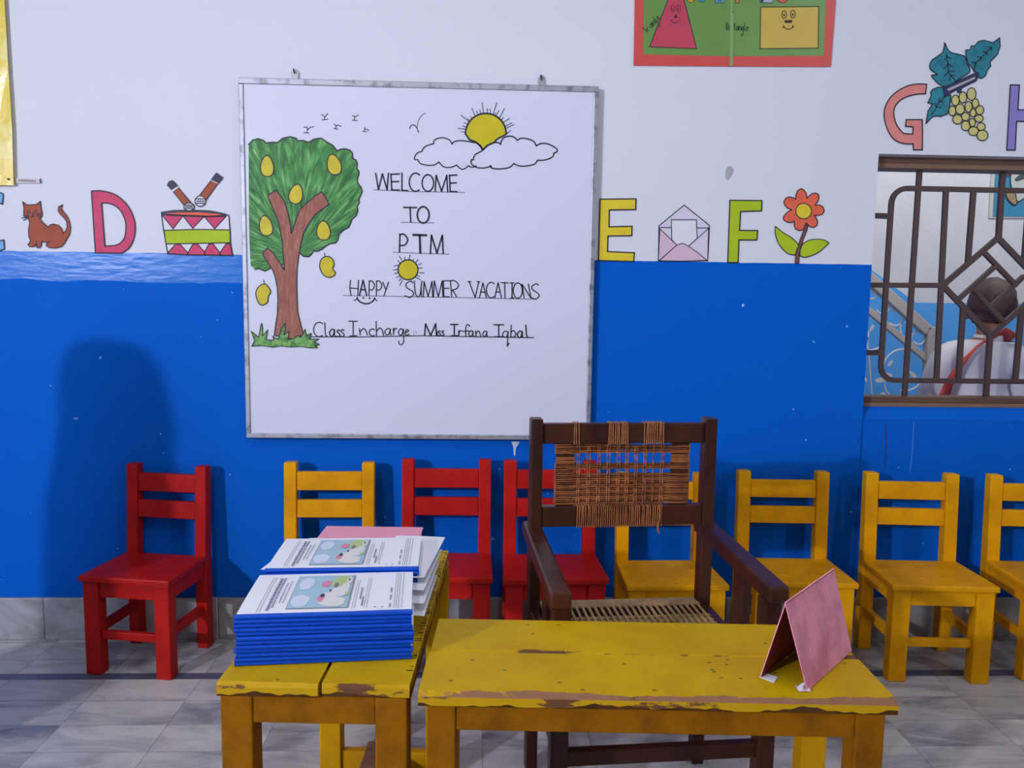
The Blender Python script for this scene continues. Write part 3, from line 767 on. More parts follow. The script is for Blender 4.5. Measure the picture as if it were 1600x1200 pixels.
build_stack((-0.424, -1.474, HT), R(4.6), 12, 'front stack', 'reports in the front stack', 1)
build_stack((-0.433, -1.262, HT), R(2.2), 13, 'rear stack', 'reports in the rear stack', 2)
# loose sheets that stick out to the right of both stacks, and a corner at the left
def loose(name, pts, z, label, wave=0.004, ph=0.0):
    n = 10; b = MB(); vs = []
    A, B, D, E = [Vector((*p, 0)) for p in pts]
    for i in range(n+1):
        for j in range(n+1):
            s_, t_ = i/n, j/n; p = (A*(1-s_)+B*s_)*(1-t_)+(E*(1-s_)+D*s_)*t_
            vs.append((p.x, p.y, z+wave*math.sin(3*s_+ph)*math.sin(2.5*t_+ph)))
    b.add(vs, [(i*(n+1)+j, (i+1)*(n+1)+j, (i+1)*(n+1)+j+1, i*(n+1)+j+1) for i in range(n) for j in range(n)], whitep)
    o = b.build(name); sd = o.modifiers.new('solid', 'SOLIDIFY'); sd.thickness = 0.0006
    tag(o, label, 'paper', 'loose sheets around the rear stack'); return o

# ---------------------------------------------------------------- pink folder behind the stacks
def build_pink_folder():
    t = thing('folder', 'pink card folder lying behind the rear stack of reports', 'folder', (-0.400, -1.052, HT), R(-2.0))
    b = MB(); b.box(0.012, 0.252, 0, 0.175, 0.076, 0.0775, pinkfold); b.build('cover', t)
    b = MB(); b.box(0.015, 0.248, 0.004, 0.172, 0.0, 0.0758, whitep); b.build('papers', t)
build_pink_folder()

# ---------------------------------------------------------------- pink tent card
def build_tent():
    z = HT+0.001
    A, B, Cc = on_z(1187, 1058, z), on_z(1262, 1080, z), on_z(1331, 1017, z)
    P1 = on_y(1227, 941, -1.54); P2 = on_y(1303, 888, -1.395)
    D = A+(Cc-B)
    t = thing('tent_card', 'pink folded card standing like a tent on the right end of the long yellow desk', 'card', (A.x, A.y, HT))
    o = Vector(t.location)
    def panel(a, b_, c, d, name, m_out, m_in):
        n = (b_-a).cross(d-a).normalized()*0.0016; m_ = MB()
        q = [a-o, b_-o, c-o, d-o]
        m_.add(q+[p-n for p in q], [(0, 1, 2, 3)], m_out); m_.add([p-n for p in q], [(3, 2, 1, 0)], m_in)
        qq = q+[p-n for p in q]; m_.add(qq, [(0, 4, 5, 1), (1, 5, 6, 2), (2, 6, 7, 3), (3, 7, 4, 0)], m_out)
        return m_.build(name, t)
    panel(B, Cc, P2, P1, 'front_panel', pinkcard, redin)
    panel(D, A, P1, P2, 'rear_panel', pinkcard, redin)
    b = MB(); E1, F1 = on_z(1209, 1067, z), on_z(1216, 1058, z)
    b.add([A-o, E1-o, F1-o, on_z(1196, 1052, z)-o], [(0, 1, 2, 3)], whitep); x = b.build('foot_flap', t); sd = x.modifiers.new('solid', 'SOLIDIFY'); sd.thickness = 0.001; sd.offset = 0
    b = MB(); rnd = random.Random(4); c = on_z(1258, 1078, z)-o
    vs = []; n = 6
    for i in range(n+1):
        for j in range(n+1): vs.append((c.x-0.013+0.022*i/n, c.y-0.006+0.020*j/n, 0.001+abs(rnd.gauss(0, 0.005))*(1 if 0 < i < n and 0 < j < n else .2)))
    b.add(vs, [(i*(n+1)+j, (i+1)*(n+1)+j, (i+1)*(n+1)+j+1, i*(n+1)+j+1) for i in range(n) for j in range(n)], tape); b.build('clear_tape', t)
build_tent()
#PART2
# ---------------------------------------------------------------- stroke alphabet (x 0..1, y 0 at the baseline, 1 at the top)
def S(p): return spline(p, 6)
def oval(cx=.5, cy=.5, rx=.5, ry=.5, a0=100, a1=462): return arc(cx, cy, rx, ry, a0, a1, 28)
GL = {
 'A': [[(0, 0), (.5, 1), (1, 0)], [(.2, .4), (.8, .38)]],
 'C': [arc(.62, .5, .62, .5, 52, 305, 24)],
 'E': [[(.02, 1), (.12, 0)], [(0, .98), (1, 1)], [(.08, .52), (.92, .53)], [(.12, .01), (1, 0)]],
 'H': [[(.08, 1), (0, .5), (.14, 0)], [(1, 1), (.94, 0)], [(.02, .5), (.96, .46)]],
 'I': [[(.5, 1), (.5, .02)], [(0, 1), (1, 1)], [(.1, 0), (.95, .02)]],
 'i2': [[(.3, 1), (.6, 0)], [(0, 1), (.8, .98)], [(.2, 0), (1, 0)]],
 'L': [[(.05, 1), (.05, .03), (1, 0)]],
 'M': [[(.02, 0), (.1, 1), (.52, .03), (.93, 1), (1, 0)]],
 'N': [[(.25, 0), (0, 1), (1, 0), (.72, 1)]],
 'O': [oval()],
 'P': [[(.1, 1), (.05, 0)], S([(.05, .97), (.55, 1), (1, .72), (.7, .42), (.1, .38)])],
 'R': [[(.05, 1), (.2, 0)], S([(.03, .98), (.5, 1), (.95, .76), (.75, .52), (.2, .42)]), [(.3, .42), (.75, .02)]],
 'S': [S([(.92, .92), (.6, 1), (.15, .82), (.3, .58), (.75, .42), (1, .2), (.6, 0), (.05, .1)])],
 'T': [[(0, 1), (1, .98)], [(.5, 1), (.55, 0)]],
 'U': [S([(0, 1), (.1, .3), (.45, 0), (.8, .2), (.9, .6)]), [(1, 1), (.9, .6), (.95, 0)]],
 'V': [[(0, 1), (.25, .99)], [(.1, 1), (.6, 0), (.9, 1)], [(.75, 1), (1, .98)]],
 'W': [[(0, 1), (.2, 0), (.5, .95), (.85, 0), (.95, 1)]],
 'Y': [[(0, 1), (.5, .5)], [(1, 1), (.2, 0)]],
 'a': [S([(.8, .92), (.4, 1), (.02, .5), (.3, .02), (.65, .2), (.85, .95)]), S([(.85, .95), (.82, .3), (1, 0)])],
 'b': [[(.15, 1), (.05, .0)], S([(.08, .4), (.5, .55), (.95, .3), (.6, .02), (.05, .05)])],
 'c': [arc(.6, .5, .6, .5, 50, 310, 18)],
 'e': [S([(.1, .5), (.6, .6), (.85, .8), (.5, 1), (.1, .6), (.2, .1), (.6, 0), (1, .15)])],
 'f': [S([(1, .85), (.75, 1), (.45, .8), (.42, 0)]), [(0, .42), (.95, .46)]],
 'g': [S([(.8, .92), (.4, 1), (.02, .5), (.3, .05), (.7, .2), (.9, .95)]), S([(.9, .95), (.95, 0), (.95, -1.0), (.6, -1.45), (.2, -1.3), (.1, -.9)])],
 'h': [[(.1, 1), (.12, 0)], S([(.12, .3), (.5, .52), (.8, .4), (1, 0)])],
 'i': [[(.5, .8), (.55, 0)]],
 'l': [S([(.1, 1), (.3, .3), (.6, .02), (1, .02)])],
 'n': [[(0, 1), (.1, 0)], S([(.1, .5), (.5, 1), (.8, .7), (1, 0)])],
 'q': [S([(.8, .92), (.4, 1), (.02, .5), (.3, .05), (.7, .2), (.9, .95)]), [(.9, .95), (.75, -1.4), (1.05, -.9)]],
 'r': [[(0, 1), (.1, 0)], S([(.1, .5), (.5, .95), (1, .95)])],
 's': [S([(.95, .9), (.5, 1), (.1, .75), (.6, .5), (.95, .2), (.5, 0), (.0, .08)])],
 't': [[(.4, 1), (.45, .1), (.9, .05)], [(0, .7), (.9, .72)]],
}
BY = -0.0265       # face of the whiteboard
def lettering(name, parent, letters, ul=None, wd=2.0, y=BY-0.0012, ma=None, ulw=1.0):
    a = Art(y); b = MB(); ma = ma or ink
    for L in letters:
        ch, x0, x1, yt, yb = L[:5]; k = L[5] if len(L) > 5 else wd
        for st in GL[ch]:
            b.stroke(a.w([(x0+(x1-x0)*p[0], yb-(yb-yt)*p[1]) for p in st]), k*PX, y, ma)
    if ul: b.stroke(a.w(ul), ulw*PX, y+0.0002, thin_ink if ulw < 1.3 else ink)
    return b.build(name, parent)

def build_whiteboard():
    t = thing('whiteboard', 'whiteboard with a drawn mango tree and a welcome message hung on the wall', 'whiteboard', (0, 0, 0))
    x0, x1, z0, z1 = -0.8285, 0.3885, 0.7455, 1.972
    fw = 0.020
    b = MB(); b.box(x0+0.004, x1-0.004, BY, -0.006, z0+0.004, z1-0.004, boardw); b.build('panel', t)
    for nm, c in (('frame_rail', (x0, x1, z1-fw, z1)), ('frame_rail', (x0, x1, z0, z0+fw*0.85)), ('frame_stile', (x0, x0+fw*0.8, z0+fw*0.85, z1-fw)), ('frame_stile', (x1-fw*0.8, x1, z0+fw*0.85, z1-fw))):
        b = MB(); b.box(c[0], c[1], BY-0.005, -0.003, c[2], c[3], alu); b.build(nm, t, 0.0025)
    for px in (461, 846):
        q = on_y(px, 112, -0.006); b = MB(); w_ = 0.011
        b.add([(q.x-w_, -0.008, z1-0.005), (q.x+w_, -0.008, z1-0.005), (q.x+w_, -0.008, z1+0.028), (q.x+w_*.5, -0.008, z1+0.037), (q.x-w_*.4, -0.008, z1+0.037), (q.x-w_, -0.008, z1+0.028)], [tuple(range(6))], alu)
        b.tube([(q.x, -0.002, z1+0.024), (q.x, -0.016, z1+0.024), (q.x-0.003, -0.018, z1+0.036)], 0.0026, wood_dark, 6)
        h = b.build('hanger_tab', t); sd = h.modifiers.new('solid', 'SOLIDIFY'); sd.thickness = 0.0015
    y1 = BY-0.0006; y2 = BY-0.0010; y3 = BY-0.0014
    a = Art(y1)
    def T1(p): return zm(p, 16/3, 380, 120)
    def T3(p): return zm(p, 16/3, 380, 345)
    def T2(p): return zm(p, 16/3, 640, 120)
    # --- tree
    crown = T1([(45, 565), (80, 528), (125, 517), (165, 528), (192, 552), (240, 546), (288, 548), (330, 512), (390, 500), (440, 512), (458, 536), (500, 530), (545, 547), (590, 520), (650, 512), (698, 545), (745, 570), (783, 618),
                (815, 603), (850, 600), (890, 612), (912, 640), (912, 680), (940, 695), (952, 725), (945, 762), (965, 790), (965, 815), (950, 860), (955, 885), (985, 925), (992, 960), (965, 1020), (968, 1050), (950, 1080), (957, 1120), (940, 1160), (905, 1190)]) + \
        T3([(902, 5), (880, 55), (840, 75), (800, 112), (790, 160), (770, 185), (725, 190), (690, 210), (662, 235), (620, 255), (588, 250), (565, 285), (545, 300), (500, 295), (468, 262), (400, 280), (300, 400), (228, 395), (180, 420), (130, 398), (100, 405), (62, 372), (52, 180), (48, 0)])
    b = MB(); cw = a.w(crown); q = on_y(462, 400, y1)
    b.poly([cw], y1, crown_mat(q.x, q.z)); b.stroke(a.w(crown[:-3]), 2.0*PX, y2, outline_ink)
    tree = b.build('tree_drawing', t)
    trunk = T1([(205, 990), (275, 945), (340, 1030), (370, 1120), (388, 1200)])+T3([(402, 105)])+T1([(440, 1195), (470, 1110), (520, 1060), (590, 1000), (655, 960), (690, 1010), (715, 1065), (650, 1110), (600, 1150)]) + \
        T3([(535, 40), (500, 110), (470, 250), (450, 400), (447, 530), (450, 640), (455, 760), (490, 900), (500, 950), (420, 985), (385, 980), (260, 955), (272, 860), (285, 780), (290, 660), (285, 560), (268, 470), (245, 410), (170, 292), (165, 262), (205, 225), (250, 270), (345, 410), (335, 300), (325, 160), (310, 80), (290, 0)])+T1([(240, 1080)])
    b = MB(); b.poly([a.w(trunk)], y3, bark); b.stroke(a.w(trunk), 1.7*PX, y3-0.0003, outline_ink, closed=True); b.build('trunk_drawing', tree)
    def mangoshape(cx, cy, rx, ry, rot=0.0, wob=0.0):
        pts = []
        for k in range(18):
            an = 2*PI*k/18; r_ = 1+wob*math.sin(2*an+0.8)*0.25+0.06*math.sin(3*an)
            x, y = rx*math.cos(an)*r_, ry*math.sin(an)*r_
            pts.append((cx+x*math.cos(rot)-y*math.sin(rot), cy+x*math.sin(rot)+y*math.cos(rot)))
        return pts
    for i, (cx, cy, rx, ry, rot) in enumerate(((417.5, 260.5, 10, 17, 0), (522, 258, 10.5, 17, -.2), (462.5, 304, 10.5, 16, .25), (415.5, 353.5, 10, 16.5, -.15), (505.5, 361, 10.5, 15.5, 0), (512, 417, 11, 16.5, -.25), (411, 459, 11.5, 16.5, .15))):
        b = MB(); mp_ = mangoshape(cx, cy, rx, ry, rot, 0.15) if i < 5 else spline(T3([[(680, 300), (720, 300), (750, 330), (757, 370), (746, 400), (768, 432), (758, 458), (715, 472), (675, 455), (645, 410), (638, 370), (650, 325)], [(175, 525), (205, 545), (230, 590), (210, 632), (203, 678), (165, 702), (130, 685), (106, 610), (125, 555)]][i-5]), 4, True)
        ms = a.w(mp_); b.poly([ms], y3-0.0004, mango); b.stroke(ms, 1.6*PX, y3-0.0007, outline_ink, closed=True)
        if i > 4: b.stroke(a.w([(cx-4 if i == 5 else cx+2, cy-ry), (cx-5 if i == 5 else cx+1, cy-ry-5)]), 1.4*PX, y3, outline_ink)
        b.build('mango_drawing', tree if i < 5 else t)
    grass = T3([(72, 1045), (95, 1000), (70, 922), (105, 950), (132, 970), (145, 880), (155, 855), (163, 900), (160, 960), (205, 910), (190, 992), (258, 994), (245, 960), (292, 988), (318, 900), (350, 852), (352, 910), (340, 950), (385, 922), (372, 985), (420, 985), (450, 955), (482, 972), (515, 905), (528, 955), (568, 938), (556, 985), (630, 985), (592, 1008), (636, 1030), (602, 1040), (620, 1058), (560, 1060), (480, 1046), (400, 1052), (320, 1042), (250, 1054), (160, 1040)])
    b = MB(); gw = a.w(grass); b.poly([gw], y3-0.0006, grassm); b.stroke(gw, 1.3*PX, y3-0.0009, outline_ink, closed=True); b.build('grass_drawing', t)
    # --- birds
    birds = [[[(653, 315), (668, 322), (680, 338), (705, 305)], [(680, 338), (675, 358)], [(655, 360), (705, 354)]],
             [[(910, 322), (935, 335), (958, 320)], [(930, 335), (925, 362)], [(908, 362), (950, 365)]],
             [[(505, 422), (530, 418), (540, 440), (560, 420), (588, 416)], [(535, 430), (532, 466)], [(505, 466), (546, 468)]],
             [[(757, 392), (776, 412), (790, 402), (818, 414)], [(776, 412), (768, 432)], [(755, 430), (788, 437)]],
             [[(1014, 420), (1012, 440), (1030, 436), (1048, 448)], [(1012, 440), (1008, 456)], [(996, 456), (1030, 458)]]]
    for st in birds:
        b = MB()
        for l in st: b.stroke(a.w(T1(l)), 1.3*PX, y1, ink)
        b.build('bird_drawing', t)
    b = MB(); b.stroke(a.w(T2(spline([(0, 432), (12, 408), (38, 402), (58, 425), (76, 464)]))), 1.5*PX, y1, ink); b.stroke(a.w(T2(spline([(62, 425), (72, 370), (95, 330), (130, 302)]))), 1.2*PX, y1, thin_ink); b.build('bird_drawing', t)
    # --- sun behind clouds
    sun = [(635+170*math.cos(R(an)), 475-170*math.sin(R(an))) for an in range(0, 190, 10)]+[(500, 526), (545, 540), (590, 575), (608, 608), (650, 570), (700, 549), (735, 515), (800, 482)]
    b = MB(); sw = a.w(T2(sun)); b.poly([sw], y1, sunm); b.stroke(sw, 2.6*PX, y2, outline_ink, closed=True)
    for p, q in (((405, 430), (462, 437)), ((430, 458), (462, 460)), ((440, 408), (472, 420)), ((452, 380), (485, 396)), ((428, 320), (500, 378)), ((480, 348), (506, 372)), ((508, 334), (527, 352)), ((520, 262), (548, 335)), ((558, 285), (574, 318)), ((584, 275), (594, 308)), ((604, 215), (617, 304)),
                 ((648, 265), (648, 303)), ((670, 268), (674, 303)), ((728, 215), (698, 308)), ((745, 280), (722, 322)), ((718, 300), (708, 318)), ((792, 262), (752, 338)), ((782, 340), (768, 356)), ((832, 348), (778, 382)), ((852, 385), (800, 410)), ((870, 398), (803, 430)), ((842, 448), (808, 478))):
        b.stroke(a.w(T2([p, q])), 1.2*PX, y1, ink)
    b.build('sun_drawing', t)
    cl = spline([(555, 742), (520, 755), (490, 740)], 4)+spline([(490, 742), (460, 765), (428, 768), (390, 735)], 5)+spline([(390, 737), (340, 755), (285, 750), (243, 710)], 5)+spline([(243, 712), (210, 733), (160, 738), (95, 725), (66, 690)], 5)+spline([(66, 690), (45, 690), (42, 668), (65, 635), (102, 622)], 5)+spline([(102, 622), (120, 590), (155, 570), (200, 558)], 5)+spline([(200, 560), (210, 525), (270, 508), (330, 525), (354, 562)], 6)+spline([(354, 560), (375, 540), (430, 532), (520, 545), (570, 560), (608, 612)], 6)
    b = MB(); b.stroke(a.w(T2(cl)), 1.8*PX, y2, ink); b.build('cloud_drawing', t)
    cr = spline([(515, 690), (512, 715), (530, 740), (560, 756), (620, 760), (680, 745)], 5)+spline([(672, 742), (690, 762), (760, 768), (830, 755), (868, 724)], 5)+spline([(868, 722), (905, 740), (960, 745), (1040, 728), (1066, 694)], 5)+spline([(1066, 696), (1130, 693), (1190, 668), (1204, 632)], 5)+spline([(1204, 634), (1226, 626), (1225, 600), (1160, 562), (1095, 556), (1055, 576)], 5)+spline([(1055, 576), (1035, 540), (985, 518), (930, 512), (896, 530)], 5)+spline([(896, 530), (870, 503), (830, 495), (785, 508), (765, 535), (758, 564)], 5)+spline([(758, 564), (740, 550), (708, 548), (660, 565), (610, 612), (545, 650), (530, 690), (515, 690)], 5)
    b = MB(); b.stroke(a.w(T2(cr)), 1.9*PX, y3, ink); b.build('cloud_drawing', t)
    # --- small sun and smile
    b = MB(); cw = a.w(ell(637.5, 421.5, 15.6, 15.6)); b.poly([cw], y1, sunm); b.stroke(cw, 2.0*PX, y2, outline_ink, closed=True)
    for p, q in (((882, 95), (920, 152)), ((965, 112), (968, 148)), ((1040, 78), (1030, 148)), ((1090, 140), (1085, 160)), ((1160, 148), (1130, 185)), ((1208, 205), (1165, 222)), ((1222, 272), (1170, 272)), ((1245, 345), (1175, 338)), ((1185, 392), (1145, 380)), ((1192, 442), (1120, 405)), ((1075, 488), (1055, 455)), ((890, 530), (930, 445)), ((880, 460), (905, 425)), ((845, 410), (880, 390)), ((810, 355), (860, 340)), ((798, 302), (858, 290)), ((808, 240), (868, 228)), ((862, 160), (890, 198))):
        b.stroke(a.w(zm([p, q], 9.41, 530, 390)), 1.3*PX, y1, ink)
    b.build('sun_drawing', t)
    b = MB(); Z = lambda p: a.w(zm(p, 9.41, 530, 390))
    b.stroke(Z(spline([(262, 712), (285, 748), (330, 780), (400, 797), (465, 780), (505, 745), (522, 712)])), 2.4*PX, y1, ink)
    b.stroke(Z([(215, 747), (245, 738), (272, 700)]), 1.6*PX, y1, ink); b.stroke(Z([(516, 708), (535, 735), (556, 752)]), 1.6*PX, y1, ink)
    for c in ((354, 711), (447, 714)): b.poly([Z(ell(c[0], c[1], 15, 15, 10))], y1, ink)
    b.build('smile_drawing', t)
    # --- writing
    lettering('lettering_welcome', t, [('W', 587, 608, 270.6, 296.5), ('E', 610.5, 624, 271.8, 297), ('L', 627.5, 637.5, 270.5, 298), ('C', 639.5, 655.5, 270.5, 299), ('O', 659.5, 677.5, 273, 299), ('M', 679.5, 699.5, 274, 299.5), ('E', 702, 714, 273.5, 299.5)], [(584, 296.5), (650, 299.5), (726, 300.5)], 2.2)
    lettering('lettering_to', t, [('T', 630.5, 651, 324, 347.5, 2.4), ('O', 652, 670.5, 323, 348.5, 2.6)], [(627, 347.3), (678, 348.3)])
    lettering('lettering_ptm', t, [('P', 623.5, 637, 366, 394.5, 2.4), ('T', 645.5, 666, 367, 395.5, 3.4), ('M', 672, 692.5, 367.5, 396.5, 2.4)], [(614, 394.2), (702, 397.3)])
    lettering('lettering_happy_summer_vacations', t, [('H', 546.5, 560, 438, 462), ('A', 561.5, 573, 438, 462, 2.2), ('P', 576, 585, 439, 462), ('P', 587.5, 596.5, 439, 462), ('Y', 598, 607, 441, 462.5),
        ('S', 632, 646.5, 439.5, 464.5), ('U', 647.5, 659, 439, 464), ('M', 661, 676, 440, 464.3), ('M', 677, 692, 439, 464.3), ('E', 692.5, 702, 438.5, 463.7), ('R', 703, 717, 438.5, 464.2),
        ('V', 731, 750, 440, 464.8), ('A', 749, 760, 442, 465.5), ('C', 760, 772, 441, 465.3), ('A', 773, 783.5, 441.5, 465.6), ('T', 783, 794, 441.5, 465.8), ('I', 797, 803, 442, 465.8), ('O', 802, 816, 442, 466), ('N', 815.5, 829.5, 444, 465.5), ('S', 829, 842.5, 443.5, 467)], [(537, 461.7), (690, 464.2), (838, 467.6)], 1.7)
    lettering('lettering_class_incharge', t, [('C', 490, 504, 503.5, 526), ('l', 507, 511, 504, 525.5), ('a', 514.5, 524, 514.5, 525.5, 2.0), ('s', 526, 531.5, 515.5, 526, 2.0), ('s', 532.5, 538, 515, 526), ('I', 545, 558.5, 502, 525), ('n', 561.5, 574, 513.5, 523.5), ('c', 577, 585, 514, 525),
        ('h', 586.5, 599.5, 502, 524.3), ('a', 601, 611.5, 513.5, 523.5), ('r', 614.5, 620, 513, 523), ('g', 622, 631, 514, 524), ('e', 632.5, 639.5, 515, 523.8)], [(485, 526.3), (560, 526.5), (660, 524.6), (760, 526.5), (834, 527.6)], 1.7, ulw=1.5)
    b = MB()
    for c in ((646.5, 522), (650, 519.4), (646.3, 518)): b.poly([a.w(ell(c[0], c[1], .9, .9, 8))], y1, thin_ink)
    b.build('lettering_dots', t)
    lettering('lettering_teacher', t, [('M', 663, 682, 506, 524.7, 2.2), ('i', 682, 684, 516.5, 524.5), ('s', 684.5, 688.5, 517, 524.5), ('s', 690, 694, 517, 524.5), ('I', 704, 715.5, 507, 524.7, 2.1), ('r', 716.5, 721.5, 516.5, 525), ('f', 723, 734, 507, 525.5), ('a', 732, 740.5, 517, 525.3), ('n', 743, 751, 517, 525.6), ('a', 754, 762, 517.5, 526),
        ('I', 771.5, 787, 507.5, 526.3, 2.0), ('q', 785, 795, 517.5, 527.3), ('b', 797.5, 806.5, 508, 527), ('a', 808, 817.5, 517.5, 527.6, 2.1), ('l', 821, 826, 508, 527.5, 2.1)], None, 1.7)
build_whiteboard()

# ---------------------------------------------------------------- alphabet cut-outs on the wall
CY = -0.0022
def cutout(name, label, cat, outline, fill, holes=(), base_first=True, pen=1.9, group=None, smooth=False, back=None, edge=True):
    """a paper cut-out stuck to the wall: card with a painted face and a pen outline"""
    a = Art(CY); o = a.w(outline)
    if smooth: o = spline(o, 4, True)
    ar = sum(o[i-1][0]*o[i][1]-o[i][0]*o[i-1][1] for i in range(len(o)))
    if ar < 0: o = o[::-1]
    b = MB(); hs = [a.w(h) for h in holes]
    b.poly([o]+hs, CY, fill); n = len(o)
    vs = [(p[0], CY, p[1]) for p in o]+[(p[0], -0.0003, p[1]) for p in o]; b.add(vs, [(i, (i+1) % n, (i+1) % n+n, i+n) for i in range(n)], fill)
    m_ = b.build(name); 
    tag(m_, label, cat, group)
    if edge:
        e = MB(); e.stroke(o, pen*PX, CY-0.0005, outline_ink, closed=True)
        for h in hs: e.stroke(h, pen*PX, CY-0.0005, outline_ink, closed=True)
        e.build('outline', m_)
    return m_, a
def piece(a, parent, name, shapes, lvl=1, pen=1.4, lines=()):
    """painted pieces (pixel outline, material) on a cut-out, with pen lines"""
    b = MB(); y = CY-0.0003*lvl
    for pts, ma, ol in shapes:
        w_ = a.w(pts); b.poly([w_], y, ma)
        if ol: b.stroke(w_, pen*PX, y-0.0002, outline_ink, closed=True)
        y -= 0.00025 if len(shapes) > 1 else 0
    for l in lines: b.stroke(a.w(l), pen*PX, y-0.0002, outline_ink)
    return b.build(name, parent)
G6 = lambda p: zm(p, 6, 1340, 40)
D5 = lambda p: zm(p, 4.2105, 0, 240)
cen = (-25, 346)
cutout('letter_cutout', 'pale blue letter C cut-out at the left edge of the photo', 'wall letter', [(5, 303), (-5, 299), (-25, 297), (-50, 310), (-64, 346), (-50, 384), (-25, 396), (-3, 393), (7, 389), (6, 375), (-8, 378), (-25, 379), (-38, 370), (-46, 346), (-38, 322), (-25, 314), (-8, 315), (4, 319)], pap_blue, group='alphabet cut-outs on the wall')
m_, a = cutout('letter_cutout', 'pink letter D cut-out standing on the blue dado', 'wall letter',
    D5(spline([(602, 247), (640, 244), (680, 247), (740, 262), (785, 288), (830, 330), (862, 380), (884, 440), (890, 490), (884, 545), (868, 590), (845, 625), (800, 655)], 4)+[(628, 653)]), pap_pink,
    [D5(spline([(668, 325), (720, 328), (765, 348), (800, 385), (824, 440), (829, 500), (818, 555), (790, 590), (755, 605)], 4)+[(690, 609)])], group='alphabet cut-outs on the wall')
cutout('letter_cutout', 'yellow letter E cut-out beside the right edge of the whiteboard', 'wall letter', zm([(70, 285), (180, 284), (295, 283), (293, 350), (128, 352), (126, 458), (270, 454), (268, 513), (120, 515), (116, 612), (285, 620), (280, 674), (60, 668)], 4, 920, 240), pap_yel, group='alphabet cut-outs on the wall')
cutout('letter_cutout', 'lime green letter F cut-out between the envelope and the flower', 'wall letter', zm([(882, 292), (1082, 294), (1079, 358), (948, 362), (942, 480), (1055, 481), (1050, 540), (938, 540), (933, 681), (868, 681)], 4, 920, 240), pap_lime, group='alphabet cut-outs on the wall')
cutout('letter_cutout', 'salmon letter G cut-out above the left end of the window', 'wall letter', G6(spline([(647, 550), (560, 548), (470, 565), (390, 605), (315, 665), (270, 735), (250, 800), (252, 880), (275, 960), (310, 1030), (360, 1080), (440, 1108), (520, 1108)], 4)+[(524, 1165), (606, 1165), (608, 1000), (604, 882), (456, 882), (448, 945), (520, 950), (516, 1018)]+spline([(430, 1012), (380, 955), (350, 890), (338, 820), (350, 760), (400, 700), (480, 660), (560, 643), (635, 640)], 4)), pap_salmon, group='alphabet cut-outs on the wall')
cutout('letter_cutout', 'violet letter H cut-out cut off by the right edge above the window', 'wall letter', G6([(1432, 557), (1516, 557), (1502, 790), (1720, 790), (1730, 557), (1814, 557), (1790, 1168), (1706, 1168), (1718, 900), (1490, 898), (1476, 1168), (1398, 1166)]), pap_violet, group='alphabet cut-outs on the wall')
# cat
cat = [(150, 318), (178, 338), (238, 335), (266, 315), (270, 360), (278, 392), (276, 412), (262, 426), (278, 450), (302, 472), (318, 484), (332, 468), (355, 463), (385, 472), (405, 493), (416, 525), (430, 512), (442, 485), (440, 450), (424, 425), (398, 400), (382, 375), (386, 350), (412, 338), (403, 360), (418, 385), (440, 408), (458, 450), (464, 490), (458, 530), (440, 562), (424, 590), (405, 612), (365, 622), (322, 618), (305, 606), (312, 588), (275, 578), (272, 605), (262, 620), (244, 618), (240, 600), (222, 612), (195, 612), (184, 598), (202, 576), (190, 545), (188, 500), (196, 455), (190, 432), (165, 420), (156, 395), (158, 360)]
m_, a = cutout('cat_cutout', 'brown sitting cat cut-out with an upright curled tail', 'wall cut-out', D5(cat), pap_brown, pen=1.5)
piece(a, m_, 'face', [(D5(ell(190, 384, 9, 10, 12)), pap_brown, True), (D5(ell(235, 382, 9, 10, 12)), pap_brown, True), (D5([(208, 392), (224, 392), (216, 404)]), outline_ink, False)], 2, 1.1,
      [D5(l) for l in ([(216, 404), (216, 414)], [(205, 420), (216, 412), (228, 418)], [(245, 400), (270, 392)], [(245, 405), (275, 405)], [(245, 410), (270, 416)], [(190, 405), (150, 408)], [(190, 410), (142, 425)], [(192, 414), (155, 440)], [(240, 575), (236, 605)], [(330, 575), (308, 595)])])
# drum with two microphones
U8 = lambda p: zm(p, 8, 240, 260)
m_, a = cutout('drum_cutout', 'drum cut-out with pink triangles and a lime band, standing on the blue dado', 'wall cut-out', U8([(98, 575), (250, 552), (480, 548), (700, 556), (880, 590), (940, 615), (955, 790), (960, 960), (988, 1112), (560, 1108), (178, 1092), (150, 930), (120, 760)]), whitep, pen=1.8)
piece(a, m_, 'drum_head', [(U8([(150, 578), (350, 566), (600, 568), (800, 585), (905, 612), (700, 624), (400, 612), (160, 598)]), pap_orange, True)], 2, 1.7)
piece(a, m_, 'drum_head_rim', [(U8([(98, 575), (250, 552), (480, 546), (700, 554), (880, 588), (940, 615), (900, 622), (800, 585), (600, 567), (350, 565), (150, 578), (160, 598), (110, 605)]), navy, False)], 3)
for tri in ([(105, 605), (365, 620), (245, 780)], [(370, 622), (630, 628), (490, 775)], [(635, 630), (905, 625), (765, 780)], [(185, 1072), (275, 975), (335, 975), (430, 1082), (430, 1104), (182, 1090)], [(430, 1082), (492, 970), (550, 970), (635, 1065), (640, 1106), (430, 1104)], [(640, 1066), (692, 972), (745, 970), (830, 1080), (835, 1108), (640, 1106)], [(830, 1082), (905, 970), (955, 965), (985, 1110), (835, 1108)]):
    piece(a, m_, 'pink_triangle', [(U8(tri), pap_pink, True)], 2, 1.6)
piece(a, m_, 'lime_band', [(U8([(132, 800), (540, 788), (955, 795), (960, 955), (560, 962), (155, 970)]), pap_lime, True)], 3, 1.7)
